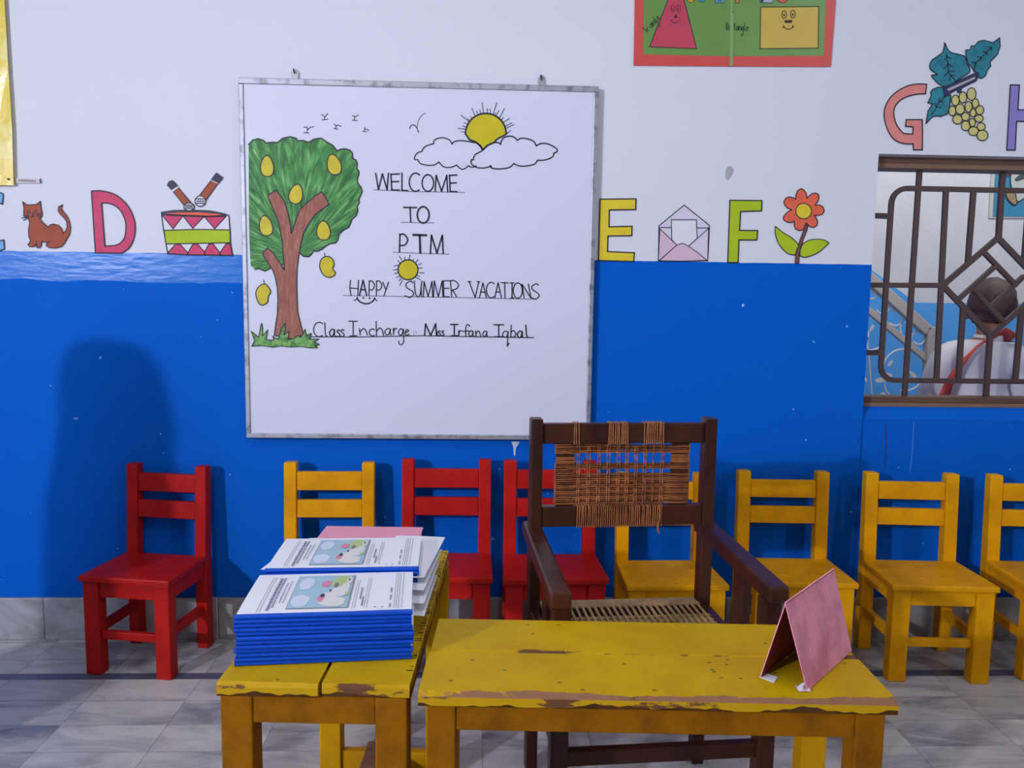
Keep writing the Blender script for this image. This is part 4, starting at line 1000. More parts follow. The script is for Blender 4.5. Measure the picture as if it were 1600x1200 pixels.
for nm, lab, capp, band, body, c in (('microphone_cutout', 'brown microphone cut-out leaning left above the drum', [(172, 235), (195, 190), (235, 178), (270, 205), (300, 245), (225, 290)], [(225, 290), (300, 248), (308, 268), (245, 315)], [(245, 315), (308, 268), (465, 450), (385, 490)], (444, 505, 66, 48)),
                               ('microphone_cutout', 'brown microphone cut-out leaning right above the drum', [(725, 165), (785, 82), (868, 142), (815, 208)], [(720, 180), (725, 165), (815, 205), (800, 215)], [(575, 362), (725, 170), (805, 210), (652, 425)], (585, 435, 66, 66))):
    ol = body + []
    m_, a = cutout(nm, lab, 'wall cut-out', U8(body), pap_brown, pen=1.5, group='microphone cut-outs above the drum')
    piece(a, m_, 'grey_band', [(U8(band), whitep, False)], 2)
    piece(a, m_, 'cap', [(U8(capp), navy, True)], 3, 1.2)
    cx, cy, rx, ry = c
    piece(a, m_, 'mesh_head', [(U8(ell(cx, cy, rx, ry)), whitep, True)], 4, 1.5, [U8([(cx-rx*.75, cy+k*ry*.4), (cx+rx*.75, cy+k*ry*.4)]) for k in (-1, 0, 1)][:3])
    b = MB()
    for k in (-1, 0, 1): b.stroke(a.w(U8([(cx+k*rx*.45, cy-ry*.7), (cx+k*rx*.45, cy+ry*.7)])), 0.6*PX, CY-0.0020, thin_ink)
    b.build('mesh_lines', m_)
# envelope
V10 = lambda p: zm(p, 10, 1020, 300)
m_, a = cutout('envelope_cutout', 'pale lilac open envelope cut-out between letters E and F', 'wall cut-out', V10([(95, 530), (490, 205), (882, 520), (880, 600), (855, 1072), (480, 1082), (85, 1076), (95, 640)]), pap_lilac2, pen=1.5)
piece(a, m_, 'letter_sheet', [(V10([(288, 435), (680, 435), (692, 725), (555, 848), (370, 830), (296, 745)]), whitep, True)], 2, 1.4)
piece(a, m_, 'side_flap', [(V10([(110, 575), (375, 830), (100, 1070), (85, 1070)]), pap_lilac, True)], 3, 1.3)
piece(a, m_, 'side_flap', [(V10([(870, 570), (558, 848), (840, 1068), (855, 1068)]), pap_lilac2, True)], 3, 1.3)
piece(a, m_, 'front_flap', [(V10([(100, 1075), (370, 835), (440, 805), (490, 810), (560, 850), (690, 940), (845, 1068), (480, 1080)]), pap_lilac, True)], 4, 1.3)
piece(a, m_, 'fold_line', [], 3, 1.3, [V10([(100, 555), (285, 556)]), V10([(690, 562), (875, 562)])])
# flower
F9 = lambda p: zm(p, 9.6, 1200, 290)
petals = [(415, 205), (418, 140), (445, 75), (490, 45), (535, 62), (570, 110), (585, 190), (610, 160), (660, 120), (715, 112), (755, 130), (765, 180), (745, 240), (705, 295), (780, 292), (825, 320), (842, 375), (822, 425), (770, 445), (690, 445), (720, 480), (745, 540), (735, 595), (690, 630), (630, 618), (572, 560), (560, 620), (520, 665), (460, 675), (412, 650), (392, 595), (395, 535), (350, 555), (290, 550), (240, 520), (228, 480), (260, 425), (320, 380), (355, 362), (290, 335), (248, 290), (238, 240), (265, 190), (320, 168), (375, 180)]
m_, a = cutout('flower_cutout', 'orange flower cut-out with a yellow centre and two green leaves', 'wall cut-out', F9(petals), pap_orange, pen=1.6)
piece(a, m_, 'flower_centre', [(F9(ell(533, 382, 118, 116)), pap_yel, True)], 2, 1.5)
piece(a, m_, 'stem', [(F9([(555, 590), (600, 600), (580, 680), (530, 800), (490, 920), (470, 1030), (460, 1165), (405, 1165), (415, 1040), (440, 940), (480, 810), (530, 680)]), sm('stem_brown', (132, 78, 70), rough=0.7), True)], 2, 1.4)
piece(a, m_, 'leaf', [(F9(spline([(110, 612), (230, 710), (350, 780), (450, 885), (432, 960), (405, 1042)], 4)+spline([(405, 1042), (300, 1020), (210, 940), (140, 830), (105, 710)], 4)), pap_lime, True)], 3, 1.5)
piece(a, m_, 'leaf', [(F9(spline([(480, 970), (520, 880), (620, 820), (740, 805), (850, 820), (912, 860)], 4)+spline([(912, 860), (830, 940), (740, 1010), (620, 1060), (540, 1075), (478, 1050)], 4)), pap_lime, True)], 3, 1.5)
# grapes
leafA = spline([(815, 160), (840, 215), (880, 255), (1000, 285), (1020, 350), (1045, 390), (1048, 440), (960, 495), (840, 570), (770, 555), (720, 510), (692, 465), (748, 458), (690, 420), (675, 380), (700, 320), (800, 250)], 2, True)
m_, a = cutout('grapes_cutout', 'bunch of yellow grapes cut-out with teal leaves between letters G and H', 'wall cut-out', G6(leafA), pap_teal, pen=1.6)
piece(a, m_, 'vine_leaf', [(G6([(1012, 230), (1055, 228), (1065, 192), (1100, 190), (1130, 150), (1180, 138), (1270, 160), (1330, 115), (1336, 190), (1310, 270), (1240, 340), (1248, 380), (1215, 420), (1200, 470), (1160, 495), (1120, 485), (1100, 430), (1040, 360), (1015, 290)]), pap_teal, True)], 1, 1.6, [G6(l) for l in ([(1085, 430), (1110, 350), (1160, 300), (1255, 205)], [(1110, 350), (1070, 342)], [(1160, 300), (1120, 290)], [(1205, 252), (1175, 245)], [(1105, 350), (1102, 385)], [(1155, 305), (1155, 330)], [(1210, 250), (1215, 278)], [(1255, 205), (1225, 200)], [(1255, 205), (1256, 232)])])
piece(a, m_, 'vine_leaf', [(G6([(800, 580), (750, 578), (700, 600), (682, 632), (692, 652), (658, 725), (702, 735), (660, 800), (640, 920), (700, 855), (745, 845), (770, 855), (840, 830), (862, 760), (872, 650), (812, 668)]), pap_teal, True)], 2, 1.6, [G6(l) for l in ([(820, 665), (760, 720), (720, 800), (690, 835)], [(760, 720), (765, 680)], [(735, 765), (728, 730)], [(770, 712), (805, 715)], [(735, 765), (780, 768)])])
piece(a, m_, 'leaf_veins', [], 2, 1.5, [G6(l) for l in ([(830, 260), (845, 350), (850, 440), (920, 520)], [(840, 290), (812, 325)], [(840, 290), (878, 310)], [(845, 365), (808, 405)], [(845, 355), (885, 388)], [(850, 435), (812, 475)], [(850, 425), (905, 432)], [(870, 470), (858, 515)], [(870, 465), (915, 468)])])
piece(a, m_, 'twig', [(G6([(805, 580), (1110, 440), (1130, 440), (1132, 465), (1110, 520), (975, 585), (965, 625), (935, 630), (930, 600), (812, 668)]), sm('twig_navy', (44, 56, 104), rough=0.7), True), (G6([(830, 592), (1108, 470), (1100, 505), (850, 620)]), sm('twig_grey', (176, 168, 172), rough=0.7), True)], 3, 1.2)
for cx, cy, rx, ry in ((1066, 642, 42, 58), (984, 674, 36, 52), (915, 702, 36, 50), (1102, 730, 32, 44), (1038, 762, 34, 50), (886, 800, 34, 46), (958, 784, 42, 48), (1143, 793, 38, 42), (1080, 818, 28, 38), (1010, 855, 38, 38), (934, 880, 44, 44), (1136, 872, 40, 34), (1072, 910, 30, 38), (1012, 940, 42, 46), (1156, 948, 38, 36), (1084, 990, 46, 42), (1168, 1030, 52, 50)):
    piece(a, m_, 'grape', [(G6(ell(cx, cy, rx, ry, 16)), pap_grape, True)], 4, 1.5)

# ---------------------------------------------------------------- posters
def build_shapes_poster():
    t = thing('poster', 'green shapes poster with a red border at the top of the wall', 'poster', (0, 0, 0))
    y0, y1 = -0.006, -0.002
    red = sm('poster_red', (214, 82, 76), rough=0.35); grn = sm('poster_green', (112, 156, 78), rough=0.3, var=lin((102, 146, 74)), scale=5, amt=0.6)
    a = Art(y0); b = MB()
    b.sheet(a.w([(990, 102), (1143, 103.5), (1298, 104), (1306, -4), (1310, -90), (993, -92), (992, 0)]), y0, y1, red); b.build('border', t)
    b = MB(); y = y0-0.0005; b.poly([a.w([(1005, 85), (1140, 88), (1287, 87), (1292, -40), (1292, -76), (1006, -78)])], y, grn); b.build('green_field', t)
    S0 = lambda p: zm(p, 4.848, 980, 0)
    tri = sm('poster_crimson', (196, 72, 92), rough=0.35); yel = sm('poster_yellow', (208, 182, 78), rough=0.35, var=lin((196, 168, 66)), scale=6, amt=0.5)
    Y = y-0.0005
    def pc(name, shapes, lines, pen=1.2, mi=outline_ink):
        b = MB()
        for p, ma, ol in shapes:
            w_ = a.w(p); b.poly([w_], Y, ma)
            if ol: b.stroke(w_, pen*PX, Y-0.0003, mi, closed=True)
        for l in lines: b.stroke(a.w(l), pen*PX, Y-0.0006, mi)
        return b.build(name, t)
    pc('triangle_drawing', [(S0([(168, 355), (525, 370), (432, 10), (380, -180)]), tri, True)], [])
    Y -= 0.0007
    dk = sm('poster_dark_crimson', (120, 34, 54), rough=0.5)
    pc('triangle_face', [(S0([(352, 135), (382, 135), (368, 105)]), outline_ink, False), (S0(ell(345, 72, 5, 8, 8)), dk, False), (S0(ell(385, 72, 5, 8, 8)), dk, False)], [S0(ell(345, 65, 14, 24, 16)+[(359, 65)]), S0(ell(387, 65, 14, 24, 16)+[(401, 65)]), S0(spline([(330, 148), (345, 168), (368, 176), (388, 165), (398, 148)]))], 0.9, dk)
    Y += 0.0007
    pc('rectangle_drawing', [(S0([(1010, 55), (1450, 50), (1445, 365), (1006, 370)]), yel, True)], [], 1.5, sm('poster_brown_line', (84, 70, 34), rough=0.6))
    Y -= 0.0007
    br = sm('poster_brown_ink', (72, 48, 34), rough=0.6)
    pc('rectangle_face', [(S0([(1190, 155), (1248, 152), (1248, 174), (1192, 176)]), br, False), (S0(ell(1187, 115, 7, 10, 10)), br, False), (S0(ell(1253, 112, 7, 10, 10)), br, False)], [S0(ell(1187, 112, 18, 29, 18)+[(1205, 112)]), S0(ell(1253, 108, 18, 29, 18)+[(1271, 108)]), S0(spline([(1182, 202), (1200, 218), (1220, 222), (1242, 216), (1256, 200)])), S0([(1176, 212), (1186, 195)]), S0([(1250, 195), (1260, 208)])], 1.2, br)
    Y += 0.0007
    # heading, most of it above the frame
    cols = [sm('poster_orange', (238, 168, 40), rough=0.4), sm('poster_sky', (86, 156, 216), rough=0.4), sm('poster_blue', (92, 160, 214), rough=0.4), sm('poster_tan', (186, 130, 92), rough=0.4), sm('poster_grey', (168, 178, 196), rough=0.4), sm('poster_coral', (214, 92, 70), rough=0.4)]
    for (ch, x0, x1, yb), ma in zip((('S', 1072, 1085, 4.5), ('H', 1091, 1100, 4), ('A', 1117, 1131, 6), ('P', 1148, 1163, 6), ('E', 1185, 1207, 5), ('S', 1213, 1231, 5)), cols):
        b = MB()
        for st in GL[ch]:
            pts = a.w([(x0+3+(x1-x0-5)*p[0], yb-3-30*p[1]) for p in st]); b.stroke(pts, 6.0*PX, Y-0.0003, outline_ink)
            b.stroke(pts, 4.4*PX, Y-0.0012, ma)
        b.build('heading_letter', t)
    # handwritten names
    b = MB(); n = 8; p0, p1 = (1010, 50), (1031, 30); ang = math.atan2(p1[1]-p0[1], p1[0]-p0[0])
    def hand(word, p0, p1, h, mb):
        d = ((p1[0]-p0[0])/len(word), (p1[1]-p0[1])/len(word)); L_ = math.hypot(*d); nx, ny = d[1]/L_, -d[0]/L_
        for i, ch in enumerate(word):
            k = 1.0 if ch.isupper() or ch in 'tl' else 0.55
            for st in GL[ch]: mb.stroke(a.w([(p0[0]+d[0]*(i+.85*p[0])+nx*h*k*p[1], p0[1]+d[1]*(i+.85*p[0])+ny*h*k*p[1]) for p in st]), 0.9*PX, Y-0.0006, outline_ink)
    hand('Triangle', (1011, 52), (1032, 28), 10, b); b.build('lettering_triangle', t)
    b = MB(); hand('Rectangle', (1134, 47), (1170, 48), 11, b); b.build('lettering_rectangle', t)
    b = MB(); b.poly([a.w([(1141, -70), (1146, -70), (1145, 103), (1140, 103)])], Y-0.0008, sm('poster_fold', (140, 174, 112), rough=0.15)); b.build('centre_fold', t)
    pv = MB(); q = on_y(1145, 19, y0); pv.tube([(q.x, -0.004, q.z), (q.x, -0.010, q.z)], 0.003, alu, 8); pv.build('pin', t)
build_shapes_poster()
def build_yellow_poster():
    t = thing('poster', 'yellow plastic-covered poster at the left edge of the photo', 'poster', (0, 0, 0))
    yel = sm('yellow_poster', (236, 208, 72), rough=0.22, var=lin((246, 232, 150)), scale=9, amt=0.8, edge=(0.5, 0.6), bump=0.6, bscale=16)  # pale noise patches put the plastic's glare into the colour
    a = Art(-0.012); b = MB(); edge = [(22.5, 290), (20, 200), (14, 105), (8, 0), (4, -60)]
    n = 10
    vs = []
    L_ = [on_y(*p, -0.010) for p in edge]
    for q in L_:
        for k in range(n+1):
            vs.append((q.x-0.5*k/n, -0.010-0.002*math.sin(k*1.7+q.z*9)*(1 if k else 0)-0.003, q.z))
    w_ = n+1; b.add(vs, [(i*w_+j+1, i*w_+j, (i+1)*w_+j, (i+1)*w_+j+1) for i in range(len(L_)-1) for j in range(n)], yel)
    o = b.build('plastic_sheet', t); sd = o.modifiers.new('solid', 'SOLIDIFY'); sd.thickness = 0.002; sd.offset = 1
    o.data.flip_normals() if False else None
    q = on_y(14, 280, -0.014); b = MB(); b.tube([(q.x, -0.008, q.z), (q.x, -0.019, q.z)], 0.0035, dark_mark, 8); b.build('nail', t)
    b = MB(); a = Art(-0.004); b.sheet(a.w([(18, 286.5), (64, 286), (63, 279), (18, 278)]), -0.005, -0.001, sm('strip_white', (206, 200, 202), rough=0.5)); b.stroke(a.w([(30, 282), (55, 283)]), 3.4*PX, -0.0056, sm('strip_grey', (162, 150, 152), rough=0.7)); b.stroke(a.w([(63.5, 286), (63, 280)]), 1.6*PX, -0.0056, outline_ink); b.build('white_tab', t)
build_yellow_poster()
def build_corridor_poster():
    y = 2.04
    t = thing('poster', 'blue poster of a white bird on the corridor wall beyond the window', 'poster', (0, 0, 0))
    a = Art(y); bl = sm('poster_bird_blue', (70, 148, 186), rough=0.5); wh = sm('poster_bird_white', (206, 214, 204), rough=0.6); gr = sm('poster_bird_grey', (86, 88, 96), rough=0.6); tn = sm('poster_bird_tan', (170, 150, 110), rough=0.6); bd = sm('poster_edge_white', (216, 212, 204), rough=0.6)
    Pq = lambda p: zm(p, 10.43, 1530, 230)
    b = MB(); b.sheet(a.w([(1545.5, 340), (1548, 341), (1660, 340), (1660, 200), (1553, 200)]), y, y+0.008, bd); b.build('border', t)
    b = MB(); b.poly([a.w([(1551, 338.5), (1660, 338), (1660, 205), (1558, 205)])], y-0.003, bl); b.build('blue_field', t)
    b = MB(); bp_ = a.w(Pq(spline([(540, 340), (505, 450), (500, 600), (560, 800), (620, 890), (760, 820), (1000, 800), (1100, 300), (800, -100)], 4, True))); b.poly([bp_], y-0.006, wh); b.stroke(bp_, 1.6*PX*1.6, y-0.008, outline_ink, closed=True); b.build('bird_body', t)
    b = MB(); b.poly([a.w(Pq(spline([(565, 530), (620, 470), (760, 380), (900, 400), (800, 480), (680, 530), (600, 555)], 4, True)))], y-0.009, gr); b.poly([a.w(Pq([(390, 300), (530, 300), (505, 450), (470, 490), (390, 490)]))], y-0.0065, sm('poster_bird_brown', (96, 78, 74), rough=0.6)); b.build('bird_wing', t)
    b = MB(); bk = a.w(Pq(spline([(420, 760), (450, 850), (540, 940), (600, 920), (590, 850), (560, 740), (480, 730)], 4, True))); b.poly([bk], y-0.009, tn); b.stroke(bk, 1.4*PX*1.6, y-0.011, outline_ink, closed=True); b.build('bird_foot', t)
build_corridor_poster()

# ---------------------------------------------------------------- loose sheets round the rear stack
def L4(z, *p): return [(lambda q: (q.x, q.y))(on_z(a_[0], a_[1], z)) for a_ in p]
zt = HT+12*0.00775
def lp(c, w_, h_, ang):
    c = Vector((*c, 0)); u = Vector((math.cos(R(ang)), math.sin(R(ang)), 0))*w_; v = Vector((-math.sin(R(ang)), math.cos(R(ang)), 0))*h_
    return [tuple((c)[:2]), tuple((c+u)[:2]), tuple((c+u+v)[:2]), tuple((c+v)[:2])]
loose('paper_sheet', [(-0.20, -1.270), (-0.1130, -1.255), (-0.0835, -0.985), (-0.20, -0.975)], zt-0.010, 'uppermost loose white sheet jutting out at the right of the rear stack', 0.003, 0.3)
loose('paper_sheet', [(-0.20, -1.300), (-0.1110, -1.290), (-0.0880, -1.040), (-0.20, -1.035)], zt-0.022, 'second loose white sheet jutting out at the right of the rear stack', 0.003, 0.9)
loose('paper_sheet', [(-0.20, -1.330), (-0.1080, -1.325), (-0.0920, -1.090), (-0.20, -1.080)], zt-0.036, 'third loose white sheet jutting out at the right of the rear stack', 0.003, 0.6)
loose('paper_sheet', [(-0.20, -1.345), (-0.1060, -1.345), (-0.0940, -1.130), (-0.20, -1.110)], zt-0.052, 'lowest loose white sheet jutting out at the right of the rear stack', 0.002, 1.2)
loose('paper_sheet', [(-0.448, -1.225), (-0.30, -1.222), (-0.30, -1.09), (-0.424, -1.085)], zt-0.0045, 'loose white sheet whose corner sticks out at the left of the rear stack', 0.0)
loose('paper_sheet', [(-0.340, -1.048), (-0.270, -1.048), (-0.275, -1.005), (-0.330, -1.005)], HT+0.0835, 'small crumpled white paper on the near edge of the pink folder', 0.006, 0.5)
loose('paper_sheet', [(-0.418, -1.045), (-0.36, -1.045), (-0.37, -0.985), (-0.402, -0.985)], HT+0.0795, 'small white paper corner at the left of the pink folder', 0.001)

# ---------------------------------------------------------------- corridor railing and the person walking by
def build_railing():
    y = 1.6
    t = thing('stair_railing', 'beige stair railing with scrolled metal beyond the window', 'railing', (2.5, y, 0)); o = Vector(t.location)
    def P(px, py, dy=0.0): 
        q = on_y(px, py, y); return Vector((q.x, y+dy, q.z))-o
    A, B = P(1361, 438), P(1449, 517); d = (A-B)
    A2 = B+d*2.0
    b = MB(); b.bar(B, A2, 0.062, 0.05, beige); b.build('handrail', t, 0.006)
    n0 = P(1452, 516); n1 = P(1449, 625); 
    b = MB(); b.bar(n0+Vector((0, 0, 0.02)), Vector((n1.x+0.02, 0, 0.0)), 0.045, 0.05, beige); b.build('newel_post', t, 0.006)
    b = MB(); C1, C2 = P(1448, 562), P(1358, 486); b.bar(C1, C1+(C2-C1)*2.0, 0.034, 0.03, beige); b.build('lower_rail', t, 0.004)
    sc = lambda p: zm(p, 4, 1300, 400)
    def curve(pts, r=0.0055): 
        b = MB(); b.tube([P(*q) for q in sc(pts)], r, creamm, 6); b.build('scroll', t)
    def spiral(cx, cy, r0, r1, a0, a1, n=22): return [(cx+(r0+(r1-r0)*k/n)*math.cos(R(a0+(a1-a0)*k/n)), cy+(r0+(r1-r0)*k/n)*math.sin(R(a0+(a1-a0)*k/n))) for k in range(n+1)]
    curve(spiral(395, 390, 52, 44, -120, 140)); curve(spiral(540, 515, 46, 36, -190, 150)); curve(spiral(310, 320, 50, 36, -60, 150)); curve(spiral(250, 248, 26, 20, -130, 120))
    curve(spline([(440, 400), (425, 450), (445, 510), (500, 545)], 5))
    curve(spiral(450, 715, 135, 128, -180, 100, 30)); curve(spline([(215, 430), (222, 520), (230, 640), (248, 860)], 5)); curve(spline([(258, 430), (232, 470), (220, 520), (228, 590), (330, 560)], 5))
    curve(spline([(330, 780), (330, 820), (355, 865), (400, 890)], 5))
    lf = MB()
    for cx, cy, s_, r_ in ((345, 742, 26, 10), (300, 775, 30, -10), (245, 450, 18, -60), (222, 490, 16, 80), (310, 865, 18, -30), (205, 770, 16, 60), (500, 740, 26, 40), (360, 670, 20, -50)):
        c = P(*sc([(cx, cy)])[0], -0.01); L_ = s_/4/340
        u = Vector((math.cos(R(r_)), 0, -math.sin(R(r_)))); v = Vector((math.sin(R(r_)), 0, math.cos(R(r_))))
        lp_ = [c+u*L_*1.5*math.cos(q)+v*L_*.6*math.sin(q) for q in [2*PI*k/10 for k in range(10)]]
        lf.add(lp_+[p+Vector((0, 0.006, 0)) for p in lp_], [tuple(range(10)), tuple(range(19, 9, -1))]+[(k, k+10, (k+1) % 10+10, (k+1) % 10) for k in range(10)], creamm)
        lf.build('metal_leaf', t); lf = MB()
    return t
build_railing()

def skin_body(name, verts, edges, radii, root, ma, parent=None, sub=2):
    me = bpy.data.meshes.new(name); me.from_pydata(verts, edges, []); me.materials.append(ma)
    o = bpy.data.objects.new(name, me); C.objects.link(o)
    if parent: o.parent = parent
    sk = o.modifiers.new('skin', 'SKIN'); sk.use_smooth_shade = True
    for i, r in enumerate(radii): 
        me.skin_vertices[0].data[i].radius = r if isinstance(r, tuple) else (r, r)
        me.skin_vertices[0].data[i].use_root = (i == root)
    sb = o.modifiers.new('sub', 'SUBSURF'); sb.levels = sub; sb.render_levels = sub
    return o
def bake(o):
    """turn the grown surface into plain mesh data"""
    dg = bpy.context.evaluated_depsgraph_get(); dg.update()
    me = bpy.data.meshes.new_from_object(o.evaluated_get(dg)); old = o.data; o.modifiers.clear(); o.data = me
    for p in me.polygons: p.use_smooth = True
    bpy.data.meshes.remove(old); return o
def ring_mesh(rings, n=28):
    """closed loft through elliptical rings (cx, cy, z, rx, ry)"""
    vs = []; fs = []
    for (cx, cy, z, rx, ry) in rings:
        for k in range(n): vs.append((cx+rx*math.cos(2*PI*k/n), cy+ry*math.sin(2*PI*k/n), z))
    for i in range(len(rings)-1):
        for k in range(n): fs.append((i*n+k, i*n+(k+1) % n, (i+1)*n+(k+1) % n, (i+1)*n+k))
    fs.append(tuple(range(n-1, -1, -1))); fs.append(tuple((len(rings)-1)*n+k for k in range(n)))
    return vs, fs
def build_walker():
    y = 0.62
    h = on_y(1547, 480, y)               # centre of the head
    sx = on_y(1530, 560, y).x
    t = thing('person', 'dark-haired person in a white shirt with a red strap, seen from behind through the window', 'person', (sx, y, 0), 0)
    hx = h.x-sx; hz = h.z
    V = [(0, 0, 0.70), (0.0, 0.01, 0.82), (0.005, 0.01, 0.95), (0.01, 0.0, 1.03), (hx*.7, 0.0, 1.085), (hx, -0.005, 1.14), (hx, 0.0, 1.19), (hx, 0.005, hz), (hx, 0.0, hz+0.062),
         (-0.075, 0, 0.66), (-0.08, 0.01, 0.38), (-0.08, 0.02, 0.06), (-0.08, 0.12, 0.03), (0.075, 0, 0.66), (0.08, -0.02, 0.38), (0.08, 0, 0.06), (0.08, 0.10, 0.03),
         (-0.150, 0, 1.03), (-0.205, 0.0, 0.86), (-0.20, 0.06, 0.70), (-0.195, 0.09, 0.62), (0.160, 0, 1.03), (0.205, 0.0, 0.86), (0.20, 0.06, 0.70), (0.195, 0.09, 0.62)]
    Ed = [(0, 1), (1, 2), (2, 3), (3, 4), (4, 5), (5, 6), (6, 7), (7, 8), (0, 9), (9, 10), (10, 11), (11, 12), (0, 13), (13, 14), (14, 15), (15, 16), (3, 17), (17, 18), (18, 19), (19, 20), (3, 21), (21, 22), (22, 23), (23, 24)]
    Rd = [(.105, .085), (.105, .08), (.115, .085), (.105, .075), (.05, .05), (.045, .045), (.07, .075), (.085, .095), (.055, .065), .075, .055, .036, .03, .075, .055, .036, .03, .055, .042, .034, .024, .055, .042, .034, .024]
    body = bake(skin_body('body', V, Ed, Rd, 0, skin, t))
    # hands with five fingers, hanging beside the body
    for s_, i in ((-1, 20), (1, 24)):
        b = MB(); wx, wy, wz = V[i]
        b.tube([(wx, wy, wz), (wx, wy+.012, wz-.035), (wx, wy+.018, wz-.065)], [.018, .024, .02], skin, 8)
        for f, (dy, L_) in enumerate(((-.018, .05), (-.006, .06), (.006, .056), (.018, .045))): b.tube([(wx, wy+.018+dy, wz-.06), (wx-s_*.006, wy+.02+dy*1.05, wz-.06-L_*.55), (wx-s_*.018, wy+.022+dy, wz-.06-L_)], [.0075, .007, .0055], skin, 6)
        b.tube([(wx, wy+.03, wz-.02), (wx-s_*.012, wy+.048, wz-.045), (wx-s_*.016, wy+.05, wz-.068)], [.009, .008, .006], skin, 6)
        b.build('hand', t, smooth=True)
    # shirt
    sv = [(v[0], v[1], v[2]) for v in (V[0], V[1], V[2], V[3], V[4], V[17], V[18], V[19], V[21], V[22], V[23])]; sv.insert(0, (0, 0, 0.60))
    se = [(0, 1), (1, 2), (2, 3), (3, 4), (4, 5), (4, 6), (6, 7), (7, 8), (4, 9), (9, 10), (10, 11)]
    sr = [(.14, .11), (.135, .11), (.135, .105), (.145, .108), (.130, .094), (.062, .058), .076, .062, .048, .076, .062, .048]
    bake(skin_body('shirt', sv, se, sr, 1, shirt, t))
    vs, fs = ring_mesh([(hx, 0.0, 1.085, .062, .06), (hx, -0.002, 1.115, .056, .056), (hx, -0.002, 1.118, .052, .052)], 20)
    b = MB(); b.add(vs, fs, shirt); b.build('collar', t, smooth=True)
    # hair: a cap over the back of the head
    b = MB(); rnd = random.Random(2); n = 26; rr = []
    for k in range(13):
        a_ = -1.0+2.45*k/12; zc = hz+0.022+0.108*math.sin(a_); r_ = max(0.004, math.cos(a_))
        rr.append((hx, -0.012, zc, 0.093*r_, 0.103*r_))
    vs, fs = ring_mesh(rr, n); vs = [(x+rnd.uniform(-.004, .004), y_+rnd.uniform(-.004, .004), z+rnd.uniform(-.003, .003)) for x, y_, z in vs]
    b.add(vs, fs, hair); b.build('hair', t, smooth=True)
    for s_ in (-1, 1):
        vs, fs = ring_mesh([(hx+s_*.094, .012, hz-.055, .006, .010), (hx+s_*.100, .010, hz-.035, .009, .016), (hx+s_*.102, .010, hz-.015, .009, .018), (hx+s_*.098, .010, hz, .005, .010)], 12)
        b = MB(); b.add(vs, fs, skin); b.build('ear', t, smooth=True)
    # face on the far side
    b = MB(); vs, fs = ring_mesh([(hx, .096, hz-.045, .016, .012), (hx, .106, hz-.03, .013, .014), (hx, .098, hz-.005, .008, .008)], 12); b.add(vs, fs, skin)
    for s_ in (-1, 1): b.add([(hx+s_*.034+.011*math.cos(q), .099, hz+.004+.006*math.sin(q)) for q in [2*PI*k/10 for k in range(10)]], [tuple(range(10))], outline_ink)
    b.add([(hx+.022*math.cos(q), .0965, hz-.068+.005*math.sin(q)) for q in [2*PI*k/10 for k in range(10)]], [tuple(range(10))], redin); b.build('face', t)
    # red strap from the right of the neck down to the left side
    b = MB(); pts = [(1580, 530, .03), (1562, 519, -.060), (1535, 533, -.116), (1512, 556, -.128), (1490, 586, -.126), (1478, 612, -.120), (1466, 650, -.116)]
    P3 = []
    for px, py, dy in pts:
        q = on_y(px, py, y+dy); P3.append(Vector((q.x-sx, dy, q.z)))
    wv = Vector((0.8, 0, 0.6))*0.036; vs = []
    for p in P3: vs += [p+wv, p-wv]
    b.add(vs, [(2*i, 2*i+1, 2*i+3, 2*i+2) for i in range(len(P3)-1)], sashm); o = b.build('strap', t, smooth=True); sd = o.modifiers.new('solid', 'SOLIDIFY'); sd.thickness = 0.006
    tv = [(0, 0, 0.66), (-0.075, 0, 0.62), (-0.08, 0.01, 0.38), (-0.08, 0.02, 0.09), (0.075, 0, 0.62), (0.08, -0.02, 0.38), (0.08, 0, 0.09)]
    bake(skin_body('trousers', tv, [(0, 1), (1, 2), (2, 3), (0, 4), (4, 5), (5, 6)], [(.12, .10), .085, .068, .055, .085, .068, .055], 0, trous, t))
    for s_, (fx, fy) in ((-1, (-.08, .02)), (1, (.08, 0))):
        vs, fs = ring_mesh([(fx, fy+.04, 0.0, .042, .105), (fx, fy+.04, .03, .042, .105), (fx, fy+.02, .06, .036, .07), (fx, fy, .085, .034, .04)], 16); b = MB(); b.add(vs, fs, navy); b.build('shoe', t, smooth=True)
build_walker()

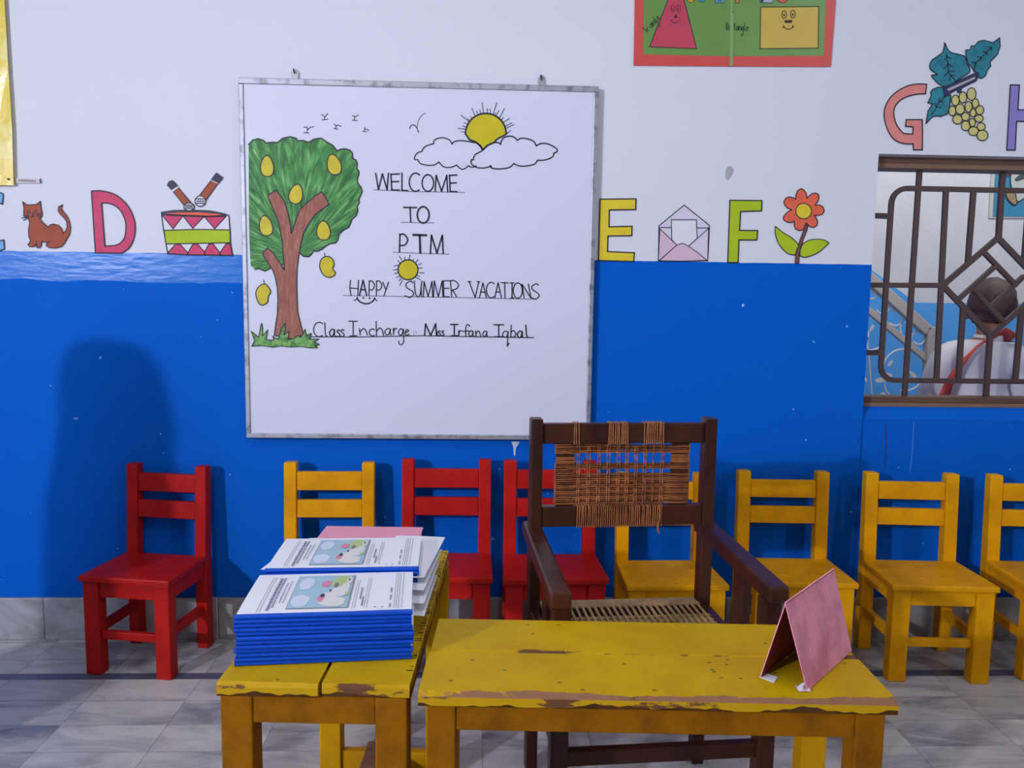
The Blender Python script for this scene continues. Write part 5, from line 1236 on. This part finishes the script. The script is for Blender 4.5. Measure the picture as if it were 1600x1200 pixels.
# ---------------------------------------------------------------- unseen shawled person at the left, added to cast the shadow on the blue wall
def build_shawled_person():
    t = thing('person', 'unseen person in a long dark shawl at the left, guessed from the wall shadow', 'person', (-2.05, -1.63, 0), R(-65))
    V = [(0, 0, 0.78), (0, 0, 0.98), (0, 0, 1.14), (0, 0, 1.22), (0.01, 0, 1.30), (0.02, 0, 1.38), (0.0, -0.07, 0.72), (0.0, -0.07, 0.40), (0.0, -0.07, 0.06), (0.09, -0.07, 0.03), (0.0, 0.07, 0.72), (0.0, 0.07, 0.40), (0.0, 0.07, 0.06), (0.09, 0.07, 0.03),
         (0, -0.13, 1.12), (0.03, -0.16, 0.92), (0.10, -0.08, 0.86), (0, 0.13, 1.12), (0.03, 0.16, 0.92), (0.10, 0.08, 0.86)]
    Ed = [(0, 1), (1, 2), (2, 3), (3, 4), (4, 5), (0, 6), (6, 7), (7, 8), (8, 9), (0, 10), (10, 11), (11, 12), (12, 13), (2, 14), (14, 15), (15, 16), (2, 17), (17, 18), (18, 19)]
    Rd = [.09, .08, .09, .045, .075, .06, .075, .05, .036, .03, .075, .05, .036, .03, .045, .038, .03, .045, .038, .03]
    bake(skin_body('body', V, Ed, Rd, 0, skin, t))
    shawl = sm('dark_shawl', (58, 52, 66), rough=0.85)
    vs, fs = ring_mesh([(0, 0, .06, .150, .235), (0, 0, .35, .138, .225), (0, 0, .7, .132, .215), (0, 0, .95, .128, .205), (0, 0, 1.10, .125, .19), (0, 0, 1.19, .118, .155), (0.0, 0, 1.28, .118, .122), (0.0, 0, 1.37, .118, .118), (0.0, 0, 1.44, .106, .106), (0.0, 0, 1.48, .076, .076), (0, 0, 1.495, .012, .012)], 32)
    b = MB(); b.add(vs, fs, shawl); b.build('shawl', t, smooth=True)
    vs, fs = ring_mesh([(.098, 0, 1.22, .02, .03), (.108, 0, 1.26, .03, .055), (.112, 0, 1.32, .03, .062), (.105, 0, 1.38, .025, .055), (.095, 0, 1.41, .01, .03)], 16)
    b = MB(); b.add(vs, fs, skin); b.tube([(.138, 0, 1.335), (.152, 0, 1.305), (.142, 0, 1.298)], [.008, .012, .008], skin, 8)
    for s_ in (-1, 1): b.tube([(.138, s_*.024-.008, 1.338), (.140, s_*.024, 1.338), (.138, s_*.024+.008, 1.338)], [.003, .005, .003], outline_ink, 6)
    b.tube([(.136, -.016, 1.266), (.140, 0, 1.264), (.136, .016, 1.266)], [.003, .006, .003], redin, 6)
    b.build('face', t, smooth=True)
build_shawled_person()
